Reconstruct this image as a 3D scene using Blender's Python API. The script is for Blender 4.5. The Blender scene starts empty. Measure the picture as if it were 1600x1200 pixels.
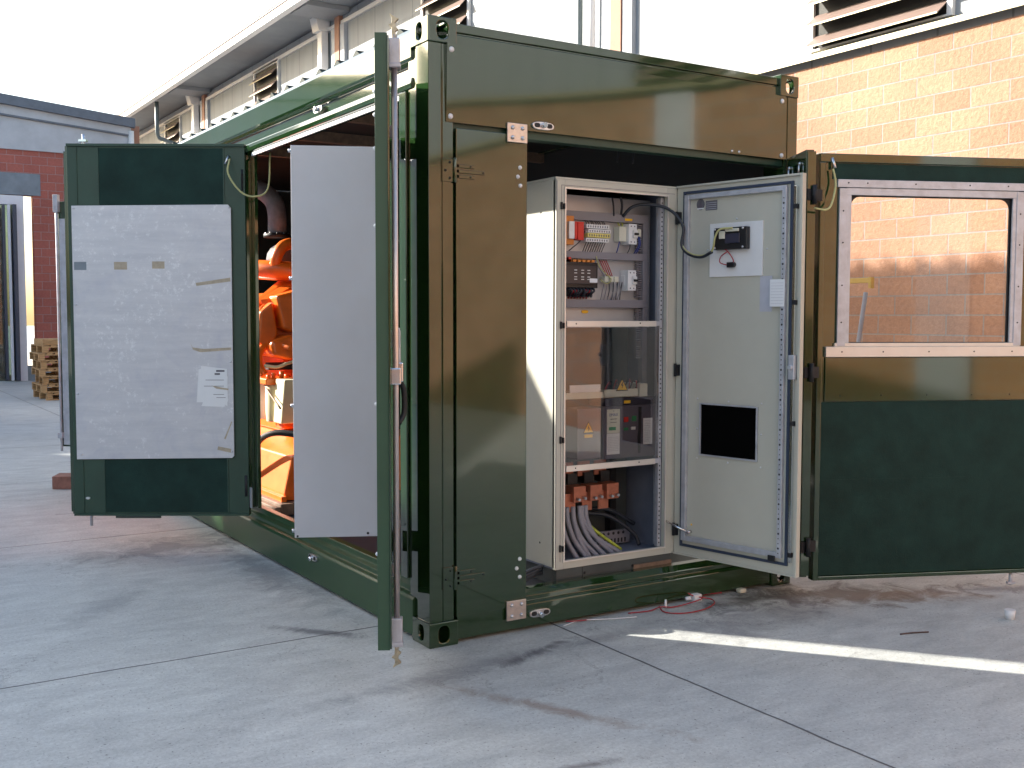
import bpy, bmesh, math, random
from mathutils import Vector, Matrix
random.seed(7)
S = bpy.context.scene
# ---------------------------------------------------------------- camera
cam = bpy.data.cameras.new("camera"); camo = bpy.data.objects.new("camera", cam)
S.collection.objects.link(camo); S.camera = camo
cam.sensor_width = 36.0; cam.lens = 36.0 * 1687.6 / 1600.0; cam.clip_start = 0.05; cam.clip_end = 600
yaw, pitch, roll = 0.56597, -0.061209, 0.0017476
fw = Vector((math.sin(yaw)*math.cos(pitch), math.cos(yaw)*math.cos(pitch), math.sin(pitch)))
rt = Vector((math.cos(yaw), -math.sin(yaw), 0)); up = rt.cross(fw)
r2 = rt*math.cos(roll) + up*math.sin(roll); u2 = up*math.cos(roll) - rt*math.sin(roll)
camo.matrix_world = Matrix(((r2.x, u2.x, -fw.x, -2.3324), (r2.y, u2.y, -fw.y, -4.3812), (r2.z, u2.z, -fw.z, 1.5416), (0, 0, 0, 1)))
# ---------------------------------------------------------------- light
SUN_EL = math.radians(22.4); SUN_AZ = math.radians(-38.9)          # azimuth from +Y towards +X
w = bpy.data.worlds.new("World"); S.world = w; w.use_nodes = True
nt = w.node_tree; nt.nodes.clear()
sky = nt.nodes.new("ShaderNodeTexSky"); sky.sky_type = 'NISHITA'; sky.sun_disc = False
sky.sun_elevation = SUN_EL; sky.sun_rotation = SUN_AZ; sky.dust_density = 2.5; sky.air_density = 1.2; sky.ozone_density = 1.0
bg = nt.nodes.new("ShaderNodeBackground"); bg.inputs[1].default_value = 0.135
wo = nt.nodes.new("ShaderNodeOutputWorld")
nt.links.new(sky.outputs[0], bg.inputs[0]); nt.links.new(bg.outputs[0], wo.inputs[0])
sl = bpy.data.lights.new("sun", 'SUN'); sl.energy = 5.0; sl.angle = math.radians(0.5); sl.color = (1.0, 0.93, 0.82)
so = bpy.data.objects.new("sun", sl); S.collection.objects.link(so)
tosun = Vector((math.sin(SUN_AZ)*math.cos(SUN_EL), math.cos(SUN_AZ)*math.cos(SUN_EL), math.sin(SUN_EL)))
so.rotation_euler = tosun.to_track_quat('Z', 'Y').to_euler()
S.view_settings.view_transform = 'Standard'; S.view_settings.look = 'None'
S.view_settings.gamma = 1; S.view_settings.exposure = 1.62
S.render.engine = 'CYCLES'
S.cycles.max_bounces = 7; S.cycles.glossy_bounces = 4; S.cycles.transparent_max_bounces = 8

# ---------------------------------------------------------------- materials
def nd(t, typ, **kw):
    n = t.nodes.new(typ)
    for k, v in kw.items():
        if k in n.inputs: n.inputs[k].default_value = v
        else: setattr(n, k, v)
    return n
def ramp(t, fac, stops):
    r = t.nodes.new("ShaderNodeValToRGB"); e = r.color_ramp.elements
    while len(e) < len(stops): e.new(0.5)
    for i, (p, c) in enumerate(stops):
        e[i].position = p; e[i].color = c if len(c) == 4 else (*c, 1)
    t.links.new(fac, r.inputs[0]); return r.outputs[0]
def mixc(t, fac, a, b, mode='MIX'):
    m = t.nodes.new("ShaderNodeMix"); m.data_type = 'RGBA'; m.blend_type = mode
    for s, v in ((m.inputs[0], fac), (m.inputs[6], a), (m.inputs[7], b)):
        if hasattr(v, 'is_output'): t.links.new(v, s)
        elif isinstance(v, (int, float)): s.default_value = v
        else: s.default_value = (*v, 1) if len(v) == 3 else v
    return m.outputs[2]
def math_(t, op, a, b=0.0, c=0.0):
    m = t.nodes.new("ShaderNodeMath"); m.operation = op
    for s, v in zip(m.inputs, (a, b, c)):
        if hasattr(v, 'is_output'): t.links.new(v, s)
        else: s.default_value = v
    return m.outputs[0]
MATS = {}
def mat(name, col, rough=0.5, metal=0.0, var=0.12, scale=6.0, bump=0.0, bscale=40.0, coat=0.0, spec=0.5, stretch=None, rvar=0.15, wave=0.0, ior=1.5):
    m = bpy.data.materials.new(name); m.use_nodes = True; t = m.node_tree
    b = t.nodes["Principled BSDF"]; MATS[name] = m
    tc = nd(t, "ShaderNodeTexCoord"); src = tc.outputs["Object"]
    if stretch:
        mp = nd(t, "ShaderNodeMapping"); mp.inputs["Scale"].default_value = stretch
        t.links.new(src, mp.inputs[0]); src = mp.outputs[0]
    n = nd(t, "ShaderNodeTexNoise", Scale=scale, Detail=6.0, Roughness=0.6); t.links.new(src, n.inputs["Vector"])
    lo = tuple(c*(1-var) for c in col); hi = tuple(min(1, c*(1+var)) for c in col)
    t.links.new(ramp(t, n.outputs[0], [(0.3, lo), (0.7, hi)]), b.inputs["Base Color"])
    b.inputs["Metallic"].default_value = metal; b.inputs["Specular IOR Level"].default_value = spec
    b.inputs["IOR"].default_value = ior
    mr = nd(t, "ShaderNodeMapRange"); mr.inputs[3].default_value = rough*(1-rvar); mr.inputs[4].default_value = min(1, rough*(1+rvar))
    t.links.new(n.outputs[0], mr.inputs[0]); t.links.new(mr.outputs[0], b.inputs["Roughness"])
    if coat: b.inputs["Coat Weight"].default_value = coat; b.inputs["Coat Roughness"].default_value = rough*0.5
    if bump or wave:
        last = None
        if wave:
            n3 = nd(t, "ShaderNodeTexNoise", Scale=1.6, Detail=1.5); t.links.new(tc.outputs["Object"], n3.inputs["Vector"])
            bp = nd(t, "ShaderNodeBump", Strength=1.0, Distance=wave); t.links.new(n3.outputs[0], bp.inputs["Height"]); last = bp
        if bump:
            n2 = nd(t, "ShaderNodeTexNoise", Scale=bscale, Detail=4.0); t.links.new(src, n2.inputs["Vector"])
            b2 = nd(t, "ShaderNodeBump", Strength=0.5, Distance=bump); t.links.new(n2.outputs[0], b2.inputs["Height"])
            if last: t.links.new(last.outputs[0], b2.inputs["Normal"])
            last = b2
        t.links.new(last.outputs[0], b.inputs["Normal"])
    return m
mat('green_paint', (0.013, 0.038, 0.010), 0.075, coat=0.85, var=0.08, wave=0.0010, bump=0.00003, bscale=260, spec=0.6, ior=1.5, rvar=0.35)
mat('green_semi', (0.022, 0.062, 0.022), 0.30, var=0.08, spec=0.4)
mat('green_satin', (0.030, 0.075, 0.040), 0.42, var=0.06)
MATS['green_paint'].node_tree.nodes['Principled BSDF'].inputs['Coat IOR'].default_value = 1.5
mat('green_inner', (0.018, 0.052, 0.034), 0.42, var=0.15, bump=0.001, bscale=60)
mat('green_foil', (0.013, 0.036, 0.030), 0.65, var=0.25, bump=0.002, bscale=120, spec=0.15)
mat('dark_interior', (0.02, 0.022, 0.02), 0.7)
mat('floor_plate', (0.05, 0.052, 0.06), 0.45, var=0.3, scale=10)
mat('zinc', (0.62, 0.63, 0.66), 0.3, 1.0, var=0.15, scale=30)
mat('chrome', (0.75, 0.75, 0.77), 0.18, 1.0, var=0.05)
mat('galv', (0.50, 0.52, 0.57), 0.45, 0.45, var=0.16, scale=16, stretch=(1, 1, 1), rvar=0.3)
mat('plate_steel', (0.62, 0.55, 0.50), 0.35, 0.85, var=0.1, scale=40)
mat('rod_steel', (0.66, 0.58, 0.55), 0.34, 0.8, var=0.08)
mat('cam_metal', (0.40, 0.36, 0.26), 0.4, 0.6, var=0.3, scale=50)
mat('deep_black', (0.003, 0.003, 0.003), 1.0, spec=0.0)
mat('rubber', (0.008, 0.009, 0.012), 0.6)
mat('black_plastic', (0.012, 0.012, 0.014), 0.35)
mat('cabinet', (0.48, 0.475, 0.41), 0.42, var=0.03, bump=0.0006, bscale=160)
mat('cabinet_orange', (0.45, 0.16, 0.05), 0.45, var=0.1)
mat('plinth', (0.055, 0.065, 0.065), 0.45, var=0.2)
mat('mount_plate', (0.50, 0.51, 0.53), 0.38, 0.45, var=0.1, scale=3)
mat('cab_inside', (0.16, 0.18, 0.24), 0.5, var=0.15)
mat('trunking', (0.22, 0.21, 0.235), 0.5, var=0.06)
mat('rail_light', (0.72, 0.68, 0.62), 0.35, 0.4, var=0.05)
mat('breaker_grey', (0.105, 0.095, 0.125), 0.45, var=0.08)
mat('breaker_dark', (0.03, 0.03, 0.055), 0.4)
mat('white_plastic', (0.72, 0.73, 0.74), 0.4, var=0.05)
mat('cream_plastic', (0.62, 0.62, 0.52), 0.4, var=0.05)
mat('paper', (0.74, 0.76, 0.78), 0.8, var=0.04)
mat('label_text', (0.12, 0.12, 0.14), 0.7)
mat('lavender_print', (0.45, 0.46, 0.52), 0.7)
mat('red_plastic', (0.6, 0.03, 0.02), 0.35)
mat('orange_plastic', (0.62, 0.22, 0.04), 0.4)
mat('trestle_yellow', (0.40, 0.27, 0.05), 0.6, var=0.2)
mat('yellow', (0.85, 0.50, 0.02), 0.45, var=0.05)
mat('pale_yellow', (0.66, 0.58, 0.18), 0.45)
mat('green_btn', (0.02, 0.22, 0.08), 0.35)
mat('blue_wire', (0.02, 0.05, 0.28), 0.4)
mat('red_wire', (0.35, 0.02, 0.03), 0.4)
mat('grey_wire', (0.26, 0.26, 0.30), 0.45, var=0.1)
mat('beige_wire', (0.45, 0.44, 0.20), 0.45)
mat('dark_wire', (0.02, 0.025, 0.035), 0.45)
mat('earth_wire', (0.42, 0.48, 0.06), 0.45, var=0.4, scale=60)
mat('copper', (0.42, 0.15, 0.09), 0.38, 0.35, var=0.2, scale=30)
mat('engine_orange', (0.88, 0.17, 0.015), 0.35, var=0.12, scale=9, coat=0.3)
mat('roof_paint', (0.012, 0.022, 0.016), 0.7, spec=0.2)
mat('turbo_dark', (0.07, 0.065, 0.075), 0.6, 0.3)
mat('exhaust', (0.26, 0.24, 0.27), 0.6, 0.1, var=0.25, scale=14)
mat('engine_grey', (0.35, 0.33, 0.35), 0.5, 0.3, var=0.2)
mat('filter_cream', (0.75, 0.68, 0.46), 0.4, var=0.08)
mat('logo_blue', (0.03, 0.06, 0.25), 0.5)
mat('frame_brown', (0.20, 0.13, 0.09), 0.6, var=0.3, scale=20)
mat('grey_sheet', (0.56, 0.56, 0.60), 0.48, 0.25, var=0.07, scale=1.6, bump=0.0006, bscale=160, wave=0.004, rvar=0.3)
mat('wood', (0.42, 0.26, 0.12), 0.75, var=0.35, scale=9, stretch=(1, 1, 8), bump=0.002)
mat('wood_red', (0.26, 0.13, 0.10), 0.8, var=0.3, scale=14, bump=0.003)
mat('plaster_beam', (0.46, 0.48, 0.51), 0.85, var=0.12, scale=2, bump=0.003)
mat('lintel', (0.20, 0.235, 0.27), 0.85, var=0.2, scale=3)
mat('dark_fascia', (0.12, 0.14, 0.17), 0.6, var=0.15)
mat('eave_trim', (0.30, 0.20, 0.19), 0.45, var=0.05)
mat('white_metal', (0.80, 0.80, 0.79), 0.45, var=0.04)
mat('grey_pipe', (0.12, 0.15, 0.155), 0.45, var=0.15)
mat('flashing', (0.34, 0.31, 0.19), 0.4, 0.2, var=0.1)
mat('dark_face', (0.05, 0.038, 0.038), 0.4)
mat('louver', (0.21, 0.155, 0.135), 0.45, var=0.05)
mat('soffit', (0.30, 0.32, 0.34), 0.85, var=0.12, scale=1.2, bump=0.004)
mat('pier_brick', (0.36, 0.19, 0.13), 0.8, var=0.2, scale=5, bump=0.004)
mat('tape', (0.42, 0.36, 0.27), 0.7, var=0.15, scale=30)
mat('white_frame', (0.66, 0.68, 0.74), 0.4, var=0.04)
mat('frame_blue', (0.03, 0.045, 0.08), 0.4)
mat('copper_rust', (0.5, 0.18, 0.05), 0.6)
mat('tar_roof', (0.10, 0.11, 0.12), 0.8, var=0.3)
mat('dead_rust', (0.10, 0.06, 0.05), 0.75, var=0.4, scale=14)

def glassmat(name, tint, f, refl_rough=0.02, alpha=0.9, dirt=0.0):
    m = bpy.data.materials.new(name); m.use_nodes = True; t = m.node_tree; t.nodes.clear(); MATS[name] = m
    o = nd(t, "ShaderNodeOutputMaterial"); tr = nd(t, "ShaderNodeBsdfTransparent"); tr.inputs[0].default_value = (*tint, 1)
    gl = nd(t, "ShaderNodeBsdfGlossy"); gl.inputs["Roughness"].default_value = refl_rough
    fr = nd(t, "ShaderNodeFresnel"); fr.inputs[0].default_value = f
    mx = nd(t, "ShaderNodeMixShader"); t.links.new(fr.outputs[0], mx.inputs[0]); t.links.new(tr.outputs[0], mx.inputs[1]); t.links.new(gl.outputs[0], mx.inputs[2])
    last = mx.outputs[0]
    if dirt:
        tc = nd(t, "ShaderNodeTexCoord"); n = nd(t, "ShaderNodeTexNoise", Scale=5.0, Detail=8.0, Roughness=0.75); t.links.new(tc.outputs["Object"], n.inputs["Vector"])
        df = nd(t, "ShaderNodeBsdfDiffuse"); df.inputs[0].default_value = (0.6, 0.62, 0.66, 1)
        m2 = nd(t, "ShaderNodeMixShader"); r = ramp(t, n.outputs[0], [(0.45, (0, 0, 0)), (0.8, (dirt, dirt, dirt))])
        t.links.new(r, m2.inputs[0]); t.links.new(last, m2.inputs[1]); t.links.new(df.outputs[0], m2.inputs[2]); last = m2.outputs[0]
    if name == 'plexi':
        tc = nd(t, "ShaderNodeTexCoord"); n = nd(t, "ShaderNodeTexNoise", Scale=1.3, Detail=0.5); t.links.new(tc.outputs["Object"], n.inputs["Vector"])
        bp = nd(t, "ShaderNodeBump", Strength=1.0, Distance=0.012); t.links.new(n.outputs[0], bp.inputs["Height"]); t.links.new(bp.outputs[0], gl.inputs["Normal"])
    t.links.new(last, o.inputs[0]); return m
glassmat('glass', (0.95, 0.95, 0.95), 1.35, dirt=0.03)
glassmat('plexi', (0.92, 0.93, 0.94), 1.5)
glassmat('glass_door', (0.35, 0.42, 0.40), 1.6, dirt=0.3)

def brickmat(name, axis, bw, bh, mort, c1, c2, cm, offu=0.0, offv=0.0, bump=0.012, rough=0.85, split=0.5):
    m = bpy.data.materials.new(name); m.use_nodes = True; t = m.node_tree; b = t.nodes["Principled BSDF"]; MATS[name] = m
    tc = nd(t, "ShaderNodeTexCoord"); sp = nd(t, "ShaderNodeSeparateXYZ"); t.links.new(tc.outputs["Object"], sp.inputs[0])
    cb = nd(t, "ShaderNodeCombineXYZ")
    t.links.new(math_(t, 'ADD', sp.outputs[axis], offu), cb.inputs[0]); t.links.new(math_(t, 'ADD', sp.outputs[2], offv), cb.inputs[1])
    br = nd(t, "ShaderNodeTexBrick"); t.links.new(cb.outputs[0], br.inputs["Vector"])
    br.inputs["Scale"].default_value = 1; br.inputs["Brick Width"].default_value = bw; br.inputs["Row Height"].default_value = bh
    br.inputs["Mortar Size"].default_value = mort; br.inputs["Mortar Smooth"].default_value = 0.2; br.inputs["Bias"].default_value = 0
    br.inputs["Color1"].default_value = (*c1, 1); br.inputs["Color2"].default_value = (*c2, 1); br.inputs["Mortar"].default_value = (*cm, 1)
    n = nd(t, "ShaderNodeTexNoise", Scale=22.0, Detail=8.0, Roughness=0.7); t.links.new(tc.outputs["Object"], n.inputs["Vector"])
    n2 = nd(t, "ShaderNodeTexNoise", Scale=0.8, Detail=4.0); t.links.new(tc.outputs["Object"], n2.inputs["Vector"])
    v = ramp(t, n.outputs[0], [(0.3, (0.80,)*3), (0.7, (1.12,)*3)]); v2 = ramp(t, n2.outputs[0], [(0.3, (0.86,)*3), (0.7, (1.1,)*3)])
    c = mixc(t, 1.0, br.outputs[0], v, 'MULTIPLY'); c = mixc(t, 1.0, c, v2, 'MULTIPLY'); t.links.new(c, b.inputs["Base Color"])
    b.inputs["Roughness"].default_value = rough
    h = math_(t, 'MULTIPLY', math_(t, 'SUBTRACT', 1.0, br.outputs["Fac"]), math_(t, 'ADD', 1.0 - split, math_(t, 'MULTIPLY', n.outputs[0], split)))
    bp = nd(t, "ShaderNodeBump", Strength=1.0, Distance=bump); t.links.new(h, bp.inputs["Height"]); t.links.new(bp.outputs[0], b.inputs["Normal"])
    return m
brickmat('split_block', 1, 0.405, 0.1969, 0.0075, (0.44, 0.245, 0.155), (0.345, 0.18, 0.112), (0.30, 0.27, 0.25), offu=0.02, offv=0.0, bump=0.03)
brickmat('split_block_x', 0, 0.405, 0.1969, 0.009, (0.40, 0.19, 0.09), (0.34, 0.16, 0.075), (0.42, 0.37, 0.33), bump=0.03)
brickmat('red_brick', 0, 0.36, 0.20, 0.008, (0.42, 0.13, 0.10), (0.37, 0.115, 0.09), (0.38, 0.24, 0.23), bump=0.006)

def cladmat(name, axis, pw, col):
    m = bpy.data.materials.new(name); m.use_nodes = True; t = m.node_tree; b = t.nodes["Principled BSDF"]; MATS[name] = m
    tc = nd(t, "ShaderNodeTexCoord"); sp = nd(t, "ShaderNodeSeparateXYZ"); t.links.new(tc.outputs["Object"], sp.inputs[0])
    u = math_(t, 'FRACT', math_(t, 'DIVIDE', math_(t, 'ADD', sp.outputs[axis], 100*pw - 0.48), pw))
    g = math_(t, 'LESS_THAN', math_(t, 'ABSOLUTE', math_(t, 'SUBTRACT', u, 0.5)), 0.5 - 0.012/pw)
    n = nd(t, "ShaderNodeTexNoise", Scale=1.0, Detail=6.0); mp = nd(t, "ShaderNodeMapping"); mp.inputs["Scale"].default_value = (6, 6, 0.6)
    t.links.new(tc.outputs["Object"], mp.inputs[0]); t.links.new(mp.outputs[0], n.inputs["Vector"])
    v = ramp(t, n.outputs[0], [(0.25, tuple(c*0.86 for c in col)), (0.7, col)])
    t.links.new(mixc(t, g, tuple(c*0.55 for c in col), v), b.inputs["Base Color"]); b.inputs["Roughness"].default_value = 0.7
    bp = nd(t, "ShaderNodeBump", Strength=1.0, Distance=0.01); t.links.new(g, bp.inputs["Height"]); t.links.new(bp.outputs[0], b.inputs["Normal"])
cladmat('clad_panel', 1, 0.80, (0.29, 0.32, 0.35))
cladmat('clad_narrow', 1, 0.30, (0.62, 0.64, 0.66))

def concrete_ground():
    m = bpy.data.materials.new('concrete_yard'); m.use_nodes = True; t = m.node_tree; b = t.nodes["Principled BSDF"]; MATS['concrete_yard'] = m
    tc = nd(t, "ShaderNodeTexCoord"); P = tc.outputs["Object"]; sp = nd(t, "ShaderNodeSeparateXYZ"); t.links.new(P, sp.inputs[0])
    def N(sc, det=6.0, ro=0.6, str_=None, dist=0.0):
        n = nd(t, "ShaderNodeTexNoise", Scale=sc, Detail=det, Roughness=ro, Distortion=dist)
        if str_:
            mp = nd(t, "ShaderNodeMapping"); mp.inputs["Scale"].default_value = str_[0]; mp.inputs["Rotation"].default_value = (0, 0, str_[1])
            t.links.new(P, mp.inputs[0]); t.links.new(mp.outputs[0], n.inputs["Vector"])
        else: t.links.new(P, n.inputs["Vector"])
        return n.outputs[0]
    c = ramp(t, N(0.55, 8, 0.62, dist=0.6), [(0.25, (0.44, 0.46, 0.445)), (0.5, (0.51, 0.53, 0.515)), (0.78, (0.57, 0.59, 0.57))])
    c = mixc(t, 1.0, c, ramp(t, N(3.2, 8, 0.7, ((1.0, 2.6, 1), 0.5), 0.4), [(0.3, (0.80, 0.80, 0.81)), (0.7, (1.13, 1.13, 1.12))]), 'MULTIPLY')
    c = mixc(t, 1.0, c, ramp(t, N(60.0, 6, 0.8), [(0.3, (0.74,)*3), (0.7, (1.14,)*3)]), 'MULTIPLY')
    # scuffs and drag marks
    c = mixc(t, ramp(t, N(1.9, 9, 0.75, ((0.5, 4.0, 1), 0.9), 1.5), [(0.62, (0, 0, 0)), (0.76, (0.4,)*3)]), c, (0.24, 0.245, 0.26))
    c = mixc(t, ramp(t, N(2.3, 9, 0.8, ((3.5, 0.6, 1), -0.3), 1.2), [(0.66, (0, 0, 0)), (0.8, (0.25,)*3)]), c, (0.56, 0.575, 0.59))
    c = mixc(t, ramp(t, N(26.0, 3, 0.5), [(0.73, (0, 0, 0)), (0.78, (0.8,)*3)]), c, (0.09, 0.09, 0.10))
    # stains, and painted shade by the left rail: soft ellipses broken by noise (cx, cy, rx, ry, rot, colour, strength)
    brk = N(4.5, 8, 0.75, dist=1.0)
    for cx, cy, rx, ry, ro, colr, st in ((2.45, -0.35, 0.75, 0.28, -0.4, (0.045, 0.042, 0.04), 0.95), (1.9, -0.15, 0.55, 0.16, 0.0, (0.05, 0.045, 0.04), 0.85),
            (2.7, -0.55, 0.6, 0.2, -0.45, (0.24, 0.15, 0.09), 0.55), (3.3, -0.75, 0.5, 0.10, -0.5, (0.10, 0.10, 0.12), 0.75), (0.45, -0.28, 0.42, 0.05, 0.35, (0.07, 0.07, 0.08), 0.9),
            (-0.35, 0.55, 0.32, 0.06, -0.9, (0.08, 0.085, 0.10), 0.85), (0.05, -0.95, 0.55, 0.06, -1.1, (0.26, 0.19, 0.15), 0.8), (-0.35, 2.9, 0.8, 0.4, 0.2, (0.12, 0.13, 0.14), 0.75), (-0.12, 1.9, 0.2, 1.3, 0.0, (0.16, 0.17, 0.18), 0.7),  # last two mix stain with painted shade along the left rail base
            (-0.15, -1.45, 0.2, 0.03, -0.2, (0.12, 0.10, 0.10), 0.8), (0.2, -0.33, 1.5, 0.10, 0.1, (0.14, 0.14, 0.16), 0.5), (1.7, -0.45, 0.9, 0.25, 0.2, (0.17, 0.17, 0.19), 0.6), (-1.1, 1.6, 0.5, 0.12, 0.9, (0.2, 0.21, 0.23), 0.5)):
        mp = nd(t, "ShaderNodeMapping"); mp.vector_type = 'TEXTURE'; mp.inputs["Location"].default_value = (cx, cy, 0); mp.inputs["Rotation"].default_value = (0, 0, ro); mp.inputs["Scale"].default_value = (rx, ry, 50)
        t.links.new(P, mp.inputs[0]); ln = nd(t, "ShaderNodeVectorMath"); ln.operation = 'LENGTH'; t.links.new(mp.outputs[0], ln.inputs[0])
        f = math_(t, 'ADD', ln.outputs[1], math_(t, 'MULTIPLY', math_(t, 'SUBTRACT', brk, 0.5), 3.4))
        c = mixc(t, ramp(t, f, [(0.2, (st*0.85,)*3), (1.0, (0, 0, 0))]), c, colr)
    # fine cracks, grit and tyre scuffs
    vo = nd(t, "ShaderNodeTexVoronoi", Scale=0.8); vo.feature = 'DISTANCE_TO_EDGE'
    wv = nd(t, "ShaderNodeTexNoise", Scale=2.5, Detail=6.0, Roughness=0.7); t.links.new(P, wv.inputs["Vector"])
    va = nd(t, "ShaderNodeVectorMath"); va.operation = 'MULTIPLY_ADD'; va.inputs[1].default_value = (0.6, 0.6, 0); t.links.new(wv.outputs[1], va.inputs[0]); t.links.new(P, va.inputs[2]); t.links.new(va.outputs[0], vo.inputs["Vector"])
    ck = math_(t, 'MULTIPLY', ramp(t, vo.outputs[0], [(0.0, (1, 1, 1)), (0.004, (0, 0, 0))]), ramp(t, N(0.9, 3), [(0.50, (0, 0, 0)), (0.58, (0.6,)*3)]))
    c = mixc(t, ck, c, (0.16, 0.16, 0.16))
    c = mixc(t, ramp(t, N(75.0, 2, 0.5), [(0.66, (0, 0, 0)), (0.71, (0.75,)*3)]), c, (0.13, 0.125, 0.12))
    c = mixc(t, ramp(t, N(9.0, 10, 0.85, dist=0.5), [(0.56, (0, 0, 0)), (0.72, (0.38,)*3)]), c, (0.25, 0.25, 0.26))
    # expansion joints, 3 m grid
    wob = math_(t, 'MULTIPLY', math_(t, 'SUBTRACT', N(3.0, 3), 0.5), 0.02)
    def joint(o, off):
        f = math_(t, 'FRACT', math_(t, 'DIVIDE', math_(t, 'ADD', math_(t, 'ADD', o, wob), 300.0 - off), 3.0))
        return math_(t, 'MULTIPLY', math_(t, 'SUBTRACT', 0.5, math_(t, 'ABSOLUTE', math_(t, 'SUBTRACT', f, 0.5))), 3.0)
    d = math_(t, 'MINIMUM', joint(sp.outputs[0], 0.72), joint(sp.outputs[1], 0.47))
    jm = ramp(t, d, [(0.0, (1, 1, 1)), (0.0035, (0.9,)*3), (0.0075, (0, 0, 0))])
    c = mixc(t, jm, c, (0.085, 0.085, 0.095))
    t.links.new(c, b.inputs["Base Color"]); b.inputs["Specular IOR Level"].default_value = 0.35
    rr = ramp(t, N(2.0, 6, 0.65), [(0.3, (0.55,)*3), (0.7, (0.85,)*3)]); t.links.new(rr, b.inputs["Roughness"])
    hh = math_(t, 'SUBTRACT', math_(t, 'ADD', math_(t, 'MULTIPLY', N(90.0, 4, 0.7), 0.25), math_(t, 'MULTIPLY', N(7.0, 6, 0.65), 0.9)), jm)
    bp = nd(t, "ShaderNodeBump", Strength=1.0, Distance=0.006); t.links.new(hh, bp.inputs["Height"]); t.links.new(bp.outputs[0], b.inputs["Normal"])
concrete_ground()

def alupanel():
    m = bpy.data.materials.new('worn_aluminium'); m.use_nodes = True; t = m.node_tree; b = t.nodes["Principled BSDF"]; MATS['worn_aluminium'] = m
    tc = nd(t, "ShaderNodeTexCoord"); P = tc.outputs["Object"]
    mp = nd(t, "ShaderNodeMapping"); mp.inputs["Scale"].default_value = (1, 1, 9); t.links.new(P, mp.inputs[0])
    n = nd(t, "ShaderNodeTexNoise", Scale=2.2, Detail=9.0, Roughness=0.7); t.links.new(mp.outputs[0], n.inputs["Vector"])
    n2 = nd(t, "ShaderNodeTexNoise", Scale=3.0, Detail=9.0, Roughness=0.75, Distortion=0.6); t.links.new(P, n2.inputs["Vector"])
    n3 = nd(t, "ShaderNodeTexNoise", Scale=30.0, Detail=6.0, Roughness=0.8); t.links.new(P, n3.inputs["Vector"])
    c = ramp(t, n.outputs[0], [(0.3, (0.49, 0.50, 0.545)), (0.7, (0.60, 0.605, 0.64))])
    c = mixc(t, ramp(t, n2.outputs[0], [(0.52, (0, 0, 0)), (0.68, (0.5,)*3)]), c, (0.40, 0.42, 0.52))
    c = mixc(t, math_(t, 'MULTIPLY', ramp(t, n3.outputs[0], [(0.52, (0, 0, 0)), (0.62, (0.8,)*3)]), ramp(t, n2.outputs[0], [(0.46, (1, 1, 1)), (0.5, (0, 0, 0))])), c, (0.72, 0.73, 0.76))
    t.links.new(c, b.inputs["Base Color"]); b.inputs["Metallic"].default_value = 0.35; b.inputs["Roughness"].default_value = 0.45
alupanel()

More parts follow.
